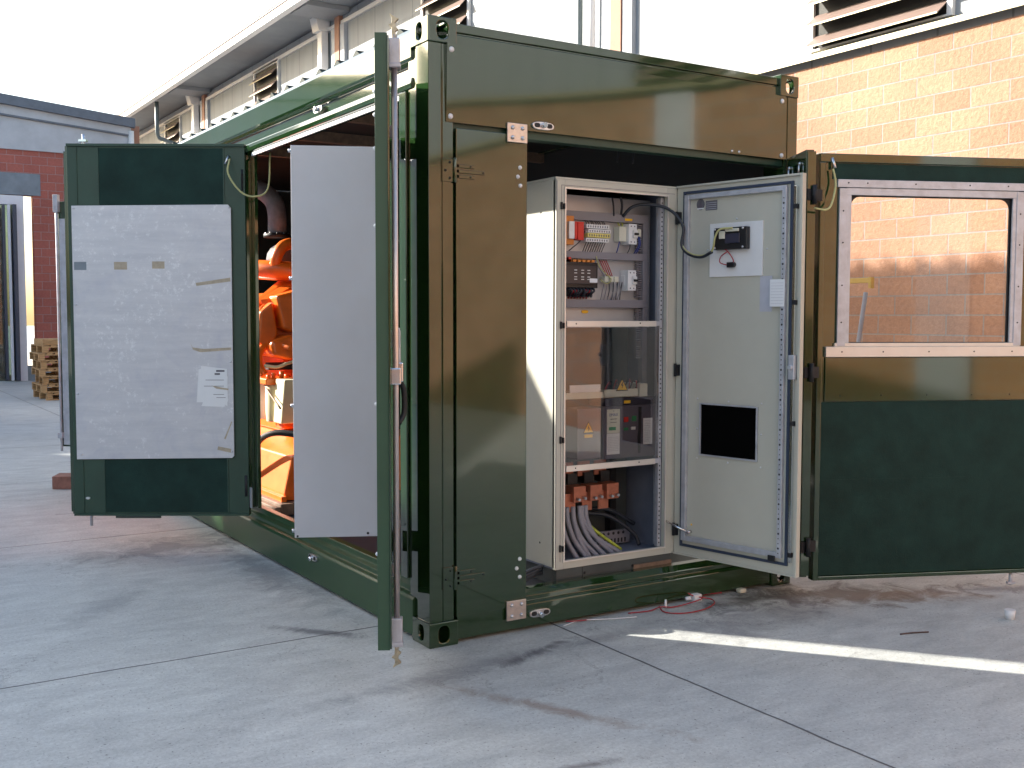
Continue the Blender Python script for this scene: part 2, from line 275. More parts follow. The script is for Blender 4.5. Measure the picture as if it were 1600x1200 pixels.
# ---------------------------------------------------------------- mesh helpers
def wmat(o):
    m = Matrix.Identity(4)
    while o is not None: m = o.matrix_basis @ m; o = o.parent
    return m
class MB:
    def __init__(s, M=None): s.bm = bmesh.new(); s.M = M or Matrix.Identity(4)
    def pts(s, vs): return [s.bm.verts.new(s.M @ Vector(v)) for v in vs]
    def hexa(s, c):
        v = s.pts(c)
        for f in ((0, 3, 2, 1), (4, 5, 6, 7), (0, 1, 5, 4), (1, 2, 6, 5), (2, 3, 7, 6), (3, 0, 4, 7)): s.bm.faces.new([v[i] for i in f])
        return s
    def box(s, x0, x1, y0, y1, z0, z1):
        if x0 > x1: x0, x1 = x1, x0
        if y0 > y1: y0, y1 = y1, y0
        if z0 > z1: z0, z1 = z1, z0
        return s.hexa([(x0, y0, z0), (x1, y0, z0), (x1, y1, z0), (x0, y1, z0), (x0, y0, z1), (x1, y0, z1), (x1, y1, z1), (x0, y1, z1)])
    def prism(s, poly, axis, a, b):
        """polygon in the two other axes (cyclic order), extruded along axis from a to b"""
        def P(p, q):
            if axis == 0: return (q, p[0], p[1])
            if axis == 1: return (p[0], q, p[1])
            return (p[0], p[1], q)
        A = s.pts([P(p, a) for p in poly]); B = s.pts([P(p, b) for p in poly]); n = len(poly)
        s.bm.faces.new(A[::-1]); s.bm.faces.new(B)
        for i in range(n): s.bm.faces.new((A[i], A[(i+1) % n], B[(i+1) % n], B[i]))
        return s
    def tube(s, path, r, seg=10, caps=True):
        path = [Vector(p) for p in path]; rings = []
        rr = r if isinstance(r, (list, tuple)) else [r]*len(path)
        ref = None
        for i, p in enumerate(path):
            d = (path[min(i+1, len(path)-1)] - path[max(i-1, 0)]).normalized()
            if ref is None:
                ref = d.orthogonal().normalized()
            ref = (ref - d*ref.dot(d)).normalized(); o = d.cross(ref)
            rings.append(s.pts([p + (ref*math.cos(2*math.pi*k/seg) + o*math.sin(2*math.pi*k/seg))*rr[i] for k in range(seg)]))
        for a, b in zip(rings, rings[1:]):
            for k in range(seg):
                f = s.bm.faces.new((a[k], a[(k+1) % seg], b[(k+1) % seg], b[k])); f.smooth = True
        if caps: s.bm.faces.new(rings[0][::-1]); s.bm.faces.new(rings[-1])
        return s
    def cyl(s, a, b, r, seg=14): return s.tube([a, b], r, seg)
    def dome(s, c, axis, r, h=0.4, seg=10):
        """bolt head: low dome pointing along axis"""
        c = Vector(c); d = Vector(axis).normalized(); ref = d.orthogonal().normalized(); o = d.cross(ref); rings = []
        for k in range(4):
            t = k/3*math.pi/2*0.9; R = r*math.cos(t); H = r*h*math.sin(t)*1.6
            rings.append(s.pts([c + d*H + (ref*math.cos(2*math.pi*j/seg) + o*math.sin(2*math.pi*j/seg))*R for j in range(seg)]))
        for a, b in zip(rings, rings[1:]):
            for k in range(seg):
                f = s.bm.faces.new((a[k], a[(k+1) % seg], b[(k+1) % seg], b[k])); f.smooth = True
        s.bm.faces.new(rings[-1]); return s
    def build(s, name, m, parent=None, bevel=0.0, seg=2):
        bmesh.ops.recalc_face_normals(s.bm, faces=s.bm.faces)
        if parent is not None: s.bm.transform(wmat(parent).inverted())
        me = bpy.data.meshes.new(name); s.bm.to_mesh(me); s.bm.free()
        o = bpy.data.objects.new(name, me); S.collection.objects.link(o)
        if parent is not None: o.parent = parent
        me.materials.append(MATS[m])
        if bevel:
            md = o.modifiers.new("bevel", 'BEVEL'); md.width = bevel; md.segments = seg; md.limit_method = 'ANGLE'; md.angle_limit = math.radians(40)
            md.harden_normals = False
        return o
def frame(ox, oy, ux, uy, oz=0):
    """local frame: u along (ux,uy), v = up, n = outward; local x=u, y=n, z=up"""
    L = math.hypot(ux, uy); ux /= L; uy /= L
    return Matrix(((ux, -uy, 0, ox), (uy, ux, 0, oy), (0, 0, 1, oz), (0, 0, 0, 1)))
def smooth(pts, n=8):
    """Catmull-Rom through points"""
    P = [Vector(p) for p in pts]; P = [P[0]*2-P[1]] + P + [P[-1]*2-P[-2]]; out = []
    for i in range(1, len(P)-2):
        for k in range(n):
            t = k/n; a, b, c, d = P[i-1:i+3]
            out.append(0.5*((2*b) + (c-a)*t + (2*a-5*b+4*c-d)*t*t + (3*b-a-3*c+d)*t**3))
    out.append(P[-2]); return out
def tag(o, label=None, cat=None, group=None, kind=None):
    if label: o['label'] = label
    if cat: o['category'] = cat
    if group: o['group'] = group
    if kind: o['kind'] = kind
    return o
def thing(name, loc, label, cat, group=None):
    o = bpy.data.objects.new(name, None); S.collection.objects.link(o); o.location = loc; o.empty_display_size = 0.2
    return tag(o, label, cat, group)
def cut(obj, cutters):
    """apply boolean differences; cutters are MBs"""
    for c in cutters:
        bmesh.ops.recalc_face_normals(c.bm, faces=c.bm.faces); c.bm.transform(wmat(obj).inverted() )
        me = bpy.data.meshes.new('c'); c.bm.to_mesh(me); c.bm.free(); co = bpy.data.objects.new('c', me); S.collection.objects.link(co)
        co.matrix_basis = wmat(obj)
        md = obj.modifiers.new('b', 'BOOLEAN'); md.operation = 'DIFFERENCE'; md.object = co; md.solver = 'EXACT'
        bpy.context.view_layer.update(); dg = bpy.context.evaluated_depsgraph_get()
        nm = bpy.data.meshes.new_from_object(obj.evaluated_get(dg)); obj.modifiers.clear(); obj.data = nm
        bpy.data.objects.remove(co)
def text(s, M, size, m, parent, depth=0.0006, name='lettering'):
    cu = bpy.data.curves.new('t', 'FONT'); cu.body = s; cu.size = size; cu.extrude = depth; cu.align_x = 'CENTER'; cu.align_y = 'CENTER'
    tmp = bpy.data.objects.new('t', cu); S.collection.objects.link(tmp); bpy.context.view_layer.update()
    me = bpy.data.meshes.new_from_object(tmp.evaluated_get(bpy.context.evaluated_depsgraph_get())); bpy.data.objects.remove(tmp)
    me.transform(wmat(parent).inverted() @ M); o = bpy.data.objects.new(name, me); S.collection.objects.link(o); o.parent = parent
    me.materials.clear(); me.materials.append(MATS[m]); return o
def facing(M, u, n, z):
    """matrix placing text on local plane (local x=u, normal=-y or +y) ; M a frame, text reads along +u, faces -n side"""
    return M @ Matrix(((1, 0, 0, u), (0, 0, -1, n), (0, 1, 0, z), (0, 0, 0, 1)))

# ================================================================ SETTING: ground
g = MB(); g.bm.faces.new(g.pts([(-150, -150, 0), (150, -150, 0), (150, 200, 0), (-150, 200, 0)]))
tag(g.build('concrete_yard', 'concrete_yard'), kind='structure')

# ================================================================ HALL on the right (long building behind the container)
XW = 6.94
hall = thing('workshop_hall', (XW, 10, 0), 'long workshop hall with split-face block wall, pale cladding, louvers and wide eave behind the container', 'building')
MB().box(XW, XW+0.3, -40, 40, 0, 4.30).build('block_wall', 'split_block', hall)
MB().box(XW+0.02, XW+0.3, -40, 40, 4.30, 7.86).build('cladding', 'clad_panel', hall)
fl = MB(); fl.box(XW-0.10, XW+0.02, -40, 40, 4.40, 4.412); fl.box(XW-0.105, XW-0.10, -40, 40, 4.352, 4.412)
fl.build('flashing', 'flashing', hall)
MB().box(5.95, XW+0.3, -40, 36, 7.90, 8.02).build('soffit', 'soffit', hall)
MB().box(5.78, 5.94, -40, 36, 7.86, 7.955).build('gutter', 'eave_trim', hall)
MB().box(5.79, 5.94, -40, 36, 7.795, 7.8595).build('gutter_base', 'white_metal', hall)
MB().box(5.76, 5.95, -40, 36, 7.956, 7.985).build('gutter_lip', 'dark_fascia', hall)
MB().prism([(5.80, 8.025), (5.80, 8.05), (12, 9.3), (12, 9.2)], 1, -40, 36.2).build('roof', 'tar_roof', hall)
for y_ in (-40, 39.7): MB().box(XW+0.3, 22, y_, y_+0.3, 0, 7.9).build('end_wall', 'pier_brick', hall)
MB().box(XW-0.03, XW+0.02, -40, 40, 7.62, 7.70).build('cladding_trim', 'white_metal', hall)
def louver(y0, y1, z0, z1, n):
    f = MB(); f.box(XW-0.03, XW+0.02, y0-0.06, y0, z0, z1).box(XW-0.03, XW+0.02, y1, y1+0.06, z0, z1).box(XW-0.03, XW+0.02, y0-0.06, y1+0.06, z1, z1+0.06).box(XW-0.03, XW+0.02, y0-0.06, y1+0.06, z0-0.02, z0)
    lo = f.build('louver_vent', 'white_metal', hall)
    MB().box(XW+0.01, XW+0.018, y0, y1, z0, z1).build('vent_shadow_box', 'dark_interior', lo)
    sl_ = MB(); p = (z1-z0)/n
    for i in range(n):
        z = z0 + p*i
        sl_.prism([(XW-0.16, z+0.006), (XW-0.155, z), (XW+0.0, z+p*0.60), (XW-0.005, z+p*0.60+0.006)], 1, y0+0.002, y1-0.002)
    sl_.build('louver_slats', 'louver', lo)
    se = MB()
    for i in range(n): se.box(XW-0.172, XW-0.161, y0+0.002, y1-0.002, z0+p*i-0.010, z0+p*i+0.006)
    se.build('slat_edges', 'flashing', lo)
louver(2.35, 4.03, 4.48, 6.28, 8)
louver(-7.0, -5.3, 4.48, 6.28, 8)
louver(20.6, 22.2, 5.6, 7.6, 7)
louver(11.6, 13.2, 5.6, 7.6, 7)
louver(29.0, 30.6, 5.6, 7.6, 7)
for i, yp in enumerate((-1.95, 7.50, 16.95, 26.4, 35.8)):
    MB().box(XW-0.07, XW+0.02, yp-0.115, yp+0.115, 0 if yp < 0 else 4.42, 7.9).build('brick_pier', 'pier_brick', hall)
    j = MB(); j.box(XW-0.05, XW+0.02, yp-0.33, yp-0.125, 4.42, 7.62).box(XW-0.05, XW+0.02, yp+0.125, yp+0.33, 4.42, 7.62)
    j.build('pier_jamb', 'plaster_beam', hall)
    MB().box(XW-0.17, XW-0.02, yp+0.58, yp+0.80, 6.85, 7.62).prism([(XW-0.25, 7.62), (XW, 7.62), (XW, 7.9), (XW-0.32, 7.9)], 1, yp+0.52, yp+0.86).build('eave_bracket', 'white_metal', hall)
    MB().box(6.0, XW, yp-0.5, yp+0.35, 7.80, 7.895).build('roof_beam_end', 'soffit', hall)
MB().box(XW-0.06, XW, -6.6, -5.9, 0, 4.30).build('concrete_column', 'plaster_beam', hall)
for y in (28.2, 8.30):
    x = 6.05 if y > 20 else XW-0.09
    q = [(x, y, 7.82), (x, y, 6.9), (x+0.05, y, 6.78), (XW-0.13, y-0.55, 6.45), (XW-0.1, y-0.6, 6.3), (XW-0.1, y-0.6, 0)] if y > 20 else [(x, y, 7.82), (x, y, 6.5), (x, y, 4.5), (XW-0.2, y, 4.3), (XW-0.2, y, 0)]
    MB().tube(q, 0.06 if y > 20 else 0.045, 10).build('downpipe', 'grey_pipe', hall)
MB().tube([(XW-0.08, 8.02, 7.8), (XW-0.08, 8.02, 4.42)], 0.05, 10).build('downpipe', 'white_metal', hall)

# ================================================================ WORKSHOP on the left (closing the yard)
YF = 24.0
ws = thing('brick_workshop', (0, YF, 0), 'low red brick workshop with grey concrete beam closing the far end of the yard', 'building')
MB().box(2.0, 4.35, YF, YF+0.3, 0.35, 5.53).box(-16, -1.6, YF, YF+0.3, 0.35, 5.53).box(-1.6, 2.0, YF, YF+0.3, 4.46, 5.53).build('brick_wall', 'red_brick', ws)
MB().box(1.78, 4.35, YF-0.01, YF+0.3, 0, 0.35).box(-16, -1.6, YF-0.01, YF+0.3, 0, 0.35).build('wall_base', 'lintel', ws)
MB().box(1.0, 2.17, YF-0.02, YF+0.1, 4.46, 4.98).build('lintel', 'lintel', ws)
MB().prism([(-16, 5.53), (4.37, 5.53), (4.37, 6.06), (1.33, 6.30), (-16, 7.66)], 1, YF-0.05, YF+0.3).build('concrete_beam', 'plaster_beam', ws)
MB().prism([(4.37, 6.062), (4.37, 6.10), (1.33, 6.345), (-16, 7.71), (-16, 7.662), (1.33, 6.302)], 1, YF-0.12, YF+0.3).build('beam_drip', 'dark_fascia', ws)
MB().prism([(-16, 7.712), (1.33, 6.347), (4.3, 6.107), (4.3, 6.28), (1.33, 6.56), (-16, 8.16)], 1, YF-0.10, YF+0.3).build('beam_top', 'plaster_beam', ws)
MB().prism([(-16, 8.162), (1.33, 6.562), (4.38, 6.275), (4.38, 6.50), (1.33, 6.79), (-16, 8.44)], 1, YF-0.22, YF-0.05).build('fascia', 'dark_fascia', ws)
MB().prism([(-16, 8.38), (4.35, 6.44), (4.35, 6.49), (-16, 8.43)], 1, YF-0.05, YF+14).build('roof', 'tar_roof', ws)
MB().tube([(4.30, YF-0.1, 6.2), (4.30, YF-0.1, 0)], 0.07, 10).build('downpipe', 'white_metal', ws)
MB().box(4.35, 4.6, YF+0.3, YF+14, 0, 6.4).build('side_wall', 'pier_brick', ws); MB().box(-16.3, -16, YF+0.3, YF+14, 0, 7.6).build('side_wall', 'pier_brick', ws)
dr = MB(); dr.box(1.60, 1.78, YF-0.04, YF+0.2, 0, 4.44).box(-1.6, 1.60, YF-0.04, YF+0.2, 4.22, 4.44).box(-1.6, -1.42, YF-0.04, YF+0.2, 0, 4.22)
door = dr.build('door_frame', 'white_frame', ws)
MB().box(-1.42, 1.6, YF+0.15, YF+0.18, 0, 4.22).build('glass_pane', 'glass_door', door)
MB().box(-1.6, 1.7, YF+3, YF+3.1, 0, 4.4).build('inner_wall', 'plaster_beam', door)
MB().box(1.50, 1.58, YF-0.35, YF+0.12, 0.02, 4.2).box(1.30, 1.36, YF-0.1, YF+0.12, 0.02, 4.2).build('door_leaf', 'frame_blue', door)
MB().box(1.40, 1.46, YF-0.2, YF-0.14, 0.02, 4.2).build('door_leaf', 'white_frame', door)

# ================================================================ unseen blocks added on the left, outlines shaped for their shade
def nb(n, s_): return (n*0.78+s_*0.63, n*0.63-s_*0.78)
def shade_block(name, label, poly, D, depth, m, topm):
    """poly = shade outline as (n, z) pairs running left to right, facing the yard at distance D towards the sun"""
    root = thing(name, (*nb((poly[0][0]+poly[-1][0])/2, -D), 0), label, 'building')
    M = Matrix(((0.78, -0.63, 0, -0.63*D), (0.63, 0.78, 0, 0.78*D), (0, 0, 1, 0), (0, 0, 0, 1)))
    b = MB(M); b.prism([(poly[0][0], 0)] + poly + [(poly[-1][0], 0)], 1, 0, depth); b.build('wall', m, root)  # body of the added shade block
    c = MB(M)
    for (a, b_) in zip(poly, poly[1:]):
        if b_[0]-a[0] > 0.05: c.hexa([(a[0], -0.08, a[1]+0.002), (b_[0], -0.08, b_[1]+0.002), (b_[0], depth+0.05, b_[1]+0.002), (a[0], depth+0.05, a[1]+0.002), (a[0], -0.08, a[1]+0.05), (b_[0], -0.08, b_[1]+0.05), (b_[0], depth+0.05, b_[1]+0.05), (a[0], depth+0.05, a[1]+0.05)])
    c.build('roof', topm, root)  # top cap of the added shade block
    return root
shade_block('tall_shade_block', 'unseen tall block added to shade the yard from the left', [(-22, 12.0), (-0.86, 12.0)], 14.15, 12, 'plaster_beam', 'tar_roof')  # added blocker; height set to keep the yard ground in shade
shade_block('stepped_shade_block', 'unseen stepped block added to shape the yard shade', [(-0.88, 8.0), (0.14, 8.0), (0.14, 6.25), (0.41, 6.25)], 14.0, 4, 'plaster_beam', 'tar_roof')  # added blocker; stepped top lets sun reach the door jamb
shade_block('low_shade_block', 'unseen low stepped block added to shape the yard shade', [(0.38, 6.03), (1.27, 6.03), (1.27, 5.98), (1.98, 5.98), (1.98, 4.78), (5.2, 4.78)], 14.1, 4, 'plaster_beam', 'tar_roof')  # added blocker; steps let sun through to the engine and ground strip
cor = []; x = 6.2
def zc(n_): return 3.47 - 0.511*(n_-6.2) + 0.413*12.5
while x < 8.2:
    cor += [(x, zc(x)), (x+0.07, zc(x+0.07)), (x+0.10, zc(x+0.1)+0.09), (x+0.15, zc(x+0.15)+0.09), (x+0.18, zc(x+0.18))]; x += 0.233
shade_block('sloped_shade_block', 'unseen sloping-topped block added left of the yard to shade the cabinet side', [(0.672, 3.555), (1.27, 4.31)], 6.0, 0.6, 'plaster_beam', 'grey_pipe')  # added blocker; sloping top cuts the diagonal shade edge on the cabinet side
rt_ = thing('corrugated_shade_slab', (*nb(11, -14), 0), 'unseen slab added left of the yard to cast a corrugated roof-edge shadow', 'building')
Mx = Matrix(((0.78, -0.63, 0, -0.63*12.5), (0.63, 0.78, 0, 0.78*12.5), (0, 0, 1, 0), (0, 0, 0, 1)))
MB(Mx).prism([(6.2, 0)] + cor + [(8.35, zc(8.35)), (8.35, 0)], 1, 0, 0.4).build('shade_slab', 'plaster_beam', rt_)  # added slab; top edge shaped to cast the scalloped shade line
# hall opposite, behind the camera: seen mirrored in the glossy paint
op = thing('opposite_hall', (12, -15.3, 0), 'sunlit block hall with pale cladding across the yard', 'building')
MB().box(-16, 32, -15.3, -15, 0, 6.2).build('block_wall', 'split_block_x', op)
MB().box(-16, 32, -15.3, -15.02, 6.2, 10.5).build('cladding', 'plaster_beam', op)
MB().box(-16, 32, -15.1, -14.8, 6.15, 6.24).build('flashing', 'flashing', op)
for x in (-5, 4.8, 14.6, 24.4):
    MB().box(x-0.45, x+0.45, -15.0, -14.9, 0, 10.2).build('pilaster', 'soffit', op)
for x in (-1, 8.2, 11.0, 17.5, 21):
    for k in range(3): MB().box(x-0.9, x+0.9, -15.02, -14.96, 6.9+k*1.0, 7.5+k*1.0).build('louver_vent', 'grey_pipe', op)
MB().box(-16.5, 32.5, -18, -14.2, 10.5, 10.7).build('roof', 'tar_roof', op)
#MARK_CONTAINER

# ================================================================ CONTAINER
def oval(cu, cv, a, b, e=2.6, n=20):
    out = []
    for k in range(n):
        t = 2*math.pi*k/n; c, s_ = math.cos(t), math.sin(t)
        out.append((cu + a*math.copysign(abs(c)**(2/e), c), cv + b*math.copysign(abs(s_)**(2/e), s_)))
    return out
W_, L_, H_ = 2.369, 6.06, 2.896
ct = thing('equipment_container', (W_/2, L_/2, 0), 'glossy dark green steel equipment container with its side and end doors swung open', 'container')
def casting(x0, x1, y0, y1, z0, z1, holes):
    o = MB().box(x0, x1, y0, y1, z0, z1).build('corner_casting', 'green_paint', ct)
    i = 0.016
    cs = [MB().box(x0+i, x1-i, y0+i, y1-i, z0+i, z1-i)]
    xm, ym, zm = (x0+x1)/2, (y0+y1)/2, (z0+z1)/2
    if 'f' in holes: cs.append(MB().prism(oval(xm+0.0, zm, 0.030, 0.040), 1, y0-0.02, y0+0.03))
    if 's' in holes: cs.append(MB().prism(oval(ym, zm, 0.028, 0.038), 0, x0-0.02, x0+0.03))
    if 'r' in holes: cs.append(MB().prism(oval(ym, zm, 0.028, 0.038), 0, x1-0.03, x1+0.02))
    if 't' in holes: cs.append(MB().prism(oval(xm, ym, 0.045, 0.055), 2, z1-0.03, z1+0.02))
    cut(o, cs)
    md = o.modifiers.new("bevel", 'BEVEL'); md.width = 0.005; md.segments = 2; md.limit_method = 'ANGLE'; md.angle_limit = math.radians(50)
    return o
casting(-0.004, 0.150, -0.006, 0.172, 0.0, 0.118, 'fs')
casting(-0.004, 0.146, -0.006, 0.172, 2.787, 2.903, 'fst')
casting(2.222, 2.372, -0.006, 0.172, 0.0, 0.118, 'fr')
casting(2.228, 2.372, -0.006, 0.172, 2.787, 2.906, 'frt')
casting(-0.004, 0.150, 5.89, 6.064, 0.0, 0.118, 's'); casting(-0.004, 0.150, 5.89, 6.064, 2.787, 2.903, 's')
casting(2.222, 2.372, 5.89, 6.064, 0.0, 0.118, ''); casting(2.222, 2.372, 5.89, 6.064, 2.787, 2.903, '')
MB().prism([(0, 0), (0.066, 0), (0.066, 0.008), (0.073, 0.008), (0.073, 0.002), (0.130, 0.002), (0.130, 0.06), (0.07, 0.06), (0.07, 0.225), (0.014, 0.225), (0.014, 0.122), (0, 0.122)], 2, 0.118, 2.787).build('corner_post', 'green_paint', ct, 0.003)
MB().prism([(2.369, 0), (2.369, 0.2), (2.31, 0.2), (2.31, 0.06), (2.275, 0.06), (2.275, 0.006), (2.292, 0.006), (2.292, 0)], 2, 0.118, 2.787).build('corner_post', 'green_paint', ct, 0.003)
MB().box(0, 0.14, 5.90, 6.06, 0.118, 2.787).build('corner_post', 'green_paint', ct, 0.004)
MB().box(2.23, 2.369, 5.90, 6.06, 0.118, 2.787).build('corner_post', 'green_paint', ct, 0.004)
# end rails
e = MB(); e.box(0.146, 2.228, 0.012, 0.10, 2.848, 2.888).box(0.146, 2.228, 0.022, 0.10, 2.838, 2.848).box(0.13, 2.275, 0.016, 0.10, 2.44, 2.838)
e.build('end_top_rail', 'green_paint', ct, 0.003)
hb = MB(); N_ = 24; gr = []
for k in range(N_+1):
    u = k/N_; x = 0.090+2.187*u
    gr.append(hb.pts([(x, -0.004, 2.436), (x, -0.004-0.0125*(1-u)**1.3+0.003*u*u, 2.788)]))
bk = hb.pts([(0.090, 0.014, 2.436), (0.090, 0.014, 2.788), (2.277, 0.014, 2.436), (2.277, 0.014, 2.788)])
for a_, b_ in zip(gr, gr[1:]):
    f_ = hb.bm.faces.new((a_[0], b_[0], b_[1], a_[1])); f_.smooth = True
def dupv(v_): return hb.bm.verts.new(v_.co)
g2 = [[dupv(v_) for v_ in g_] for g_ in gr]
hb.bm.faces.new([g_[1] for g_ in g2]+[bk[3], bk[1]]); hb.bm.faces.new([g_[0] for g_ in g2][::-1]+[bk[0], bk[2]])
hb.bm.faces.new((g2[0][0], g2[0][1], bk[1], bk[0])); hb.bm.faces.new((g2[-1][1], g2[-1][0], bk[2], bk[3]))
hp = hb.build('header_panel', 'green_paint', ct)
for x, z in ((0.112, 2.76), (0.112, 2.461), (2.243, 2.758), (2.243, 2.456)):
    MB().dome((x, -0.004 if z < 2.6 else (-0.015 if x < 1 else -0.003), z), (0, -1, 0), 0.0135, 0.45).build('bolt', 'white_plastic', hp)
for x in (1.865, 1.917): MB().dome((x, -0.004, 2.449), (0, -1, 0), 0.008, 0.5).build('bolt', 'zinc', hp)
MB().box(0.13, 2.275, 0.02, 0.09, 2.40, 2.438).build('door_header', 'green_inner', ct, 0.003)
sb = MB(); sb.prism([(0.006, 0.02), (0.006, 0.132), (0.016, 0.142), (0.03, 0.142), (0.03, 0.168), (0.04, 0.178), (0.055, 0.196), (0.11, 0.196), (0.11, 0.02)], 0, 0.150, 2.222)
sb.build('end_sill', 'green_paint', ct, 0.003)
# side rails
MB().prism([(0.002, 2.75), (0.0, 2.86), (0.010, 2.882), (0.03, 2.888), (0.10, 2.888), (0.10, 2.60), (0.03, 2.60), (0.006, 2.61), (0.0, 2.63), (0.006, 2.655), (0.05, 2.672), (0.05, 2.728), (0.010, 2.738)], 1, 0.172, 5.89).build('side_top_rail', 'green_paint', ct, 0.004)
MB().box(0.022, 0.034, 0.30, 2.46, 2.580, 2.600).build('door_gasket', 'white_plastic', ct)
MB().prism([(0.0, 0.02), (0.0, 0.192), (0.012, 0.206), (0.04, 0.208), (0.046, 0.232), (0.07, 0.246), (0.078, 0.276), (0.12, 0.280), (0.12, 0.02)], 1, 0.172, 5.89).build('side_bottom_rail', 'green_semi', ct, 0.004)
MB().box(2.27, 2.369, 0.172, 5.89, 0.02, 0.20).build('side_bottom_rail', 'green_paint', ct, 0.004)
MB().box(2.27, 2.369, 0.172, 5.89, 2.78, 2.888).build('side_top_rail', 'green_paint', ct, 0.004)
MB().box(0.002, 0.05, 2.555, 2.625, 0.28, 2.60).box(0.05, 0.075, 2.50, 2.70, 0.28, 2.60).build('side_post', 'green_paint', ct, 0.003)
MB().box(0.006, 0.012, 2.50, 2.555, 0.285, 0.42).build('post_bracket', 'galv', ct)
MB().box(0.002, 0.12, 5.30, 5.42, 0.28, 2.60).build('side_post', 'green_paint', ct, 0.003)
MB().box(0.02, 0.05, 5.42, 5.90, 0.28, 2.62).build('side_wall', 'green_paint', ct)
sw = MB(); y = 0.2
while y < 5.88:
    sw.prism([(2.345, y), (2.365, y+0.03), (2.365, y+0.12), (2.345, y+0.15), (2.335, y+0.15), (2.335, y)], 2, 0.2, 2.79); sw.box(2.335, 2.345, y+0.15, y+0.21, 0.2, 2.79); y += 0.21
sw.build('side_wall', 'green_paint', ct)
MB().box(0.14, 2.23, 5.95, 6.0, 0.13, 2.79).build('rear_wall', 'dark_interior', ct)
MB().box(2.325, 2.334, 0.2, 5.9, 0.2, 2.79).box(0.13, 2.3, 0.11, 5.94, 2.79, 2.80).build('inner_lining', 'dark_interior', ct)
MB().box(0.12, 2.27, 0.11, 5.94, 0.10, 0.160).build('floor', 'floor_plate', ct)
cb_ = MB()
for y in (0.9, 1.7, 2.5, 3.3): cb_.box(0.10, 2.33, y, y+0.05, 2.72, 2.789)
cb_.build('roof_beam', 'frame_brown', ct)
# corrugated roof
prof = [(0.172, 2.876)]; y = 0.35
while y < 5.85:
    prof += [(y-0.055, 2.877), (y, 2.910), (y+0.055, 2.877)]; y += 0.25
prof += [(5.89, 2.876), (5.89, 2.866), (0.172, 2.866)]
MB().prism([(a, b+0.012) for a, b in prof], 0, 0.03, 2.34).build('corrugated_roof', 'roof_paint', ct)
# half door leaf of the end
hl = MB().box(0.142, 0.533, -0.003, 0.042, 0.131, 2.412).build('folded_door_leaf', 'green_paint', ct, 0.003)
for z0 in (2.165, 0.268):
    hg = MB().box(0.070, 0.127, -0.004, 0.004, z0, z0+0.105).cyl((0.134, -0.006, z0-0.004), (0.134, -0.006, z0+0.109), 0.0095, 12).build('hinge', 'green_paint', hl, 0.001)
    MB().box(0.142, 0.24, -0.010, -0.002, z0+0.066, z0+0.082).box(0.142, 0.295, -0.010, -0.002, z0+0.042, z0+0.058).box(0.142, 0.24, -0.010, -0.002, z0+0.018, z0+0.034).box(0.142, 0.155, -0.010, -0.002, z0+0.004, z0+0.1).build('hinge_strap', 'green_paint', hg, 0.0015)
    bb = MB()
    for x, z in ((0.085, z0+0.05), (0.108, z0+0.088), (0.108, z0+0.017)): bb.dome((x, -0.004, z), (0, -1, 0), 0.006, 0.6)
    for x, z in ((0.215, z0+0.074), (0.283, z0+0.05), (0.215, z0+0.026)): bb.dome((x, -0.010, z), (0, -1, 0), 0.0045, 0.6)
    bb.build('rivets', 'rubber', hg)
for x, z in ((0.492, 2.257), (0.480, 2.213), (0.494, 2.172), (0.495, 0.367), (0.477, 0.322), (0.495, 0.278)):
    MB().dome((x, -0.003, z), (0, -1, 0), 0.0105, 0.55).build('bolt', 'white_plastic', hl)
for z0, z1 in ((2.372, 2.462), (0.071, 0.168)):
    pl_ = MB().box(0.414, 0.526, -0.016, -0.006, z0, z1).build('joint_plate', 'plate_steel', ct, 0.002)
    for x in (0.442, 0.498):
        for z in (z0+0.022, z1-0.022): MB().dome((x, -0.016, z), (0, -1, 0), 0.0105, 0.6).build('bolt', 'zinc', pl_)
# recessed latch eyes
def latch(M, knob=True):
    o = MB(M).prism(oval(0, 0, 0.062, 0.019), 1, -0.010, 0.002).build('latch_eye', 'zinc', ct, 0.002)
    MB(M).prism(oval(-0.036, 0.001, 0.016, 0.011), 1, -0.0112, -0.0100).prism(oval(0.036, 0.001, 0.016, 0.011), 1, -0.0112, -0.0100).build('eye_slots', 'rubber', o)
    MB(M).cyl((0, -0.03, -0.008 if knob else 0.004), (0, -0.008, 0.0), 0.013, 12).build('knob', 'chrome', o)
latch(Matrix.Translation((0.618, -0.006, 2.464)), False)
latch(Matrix.Translation((0.615, 0.003, 0.082)))
MS = Matrix(((0, 1, 0, 0.0), (1, 0, 0, 0), (0, 0, 1, 0), (0, 0, 0, 1)))
latch(Matrix.Translation((0.035, 1.36, 2.70)) @ MS, False); latch(Matrix.Translation((-0.002, 1.41, 0.165)) @ MS)
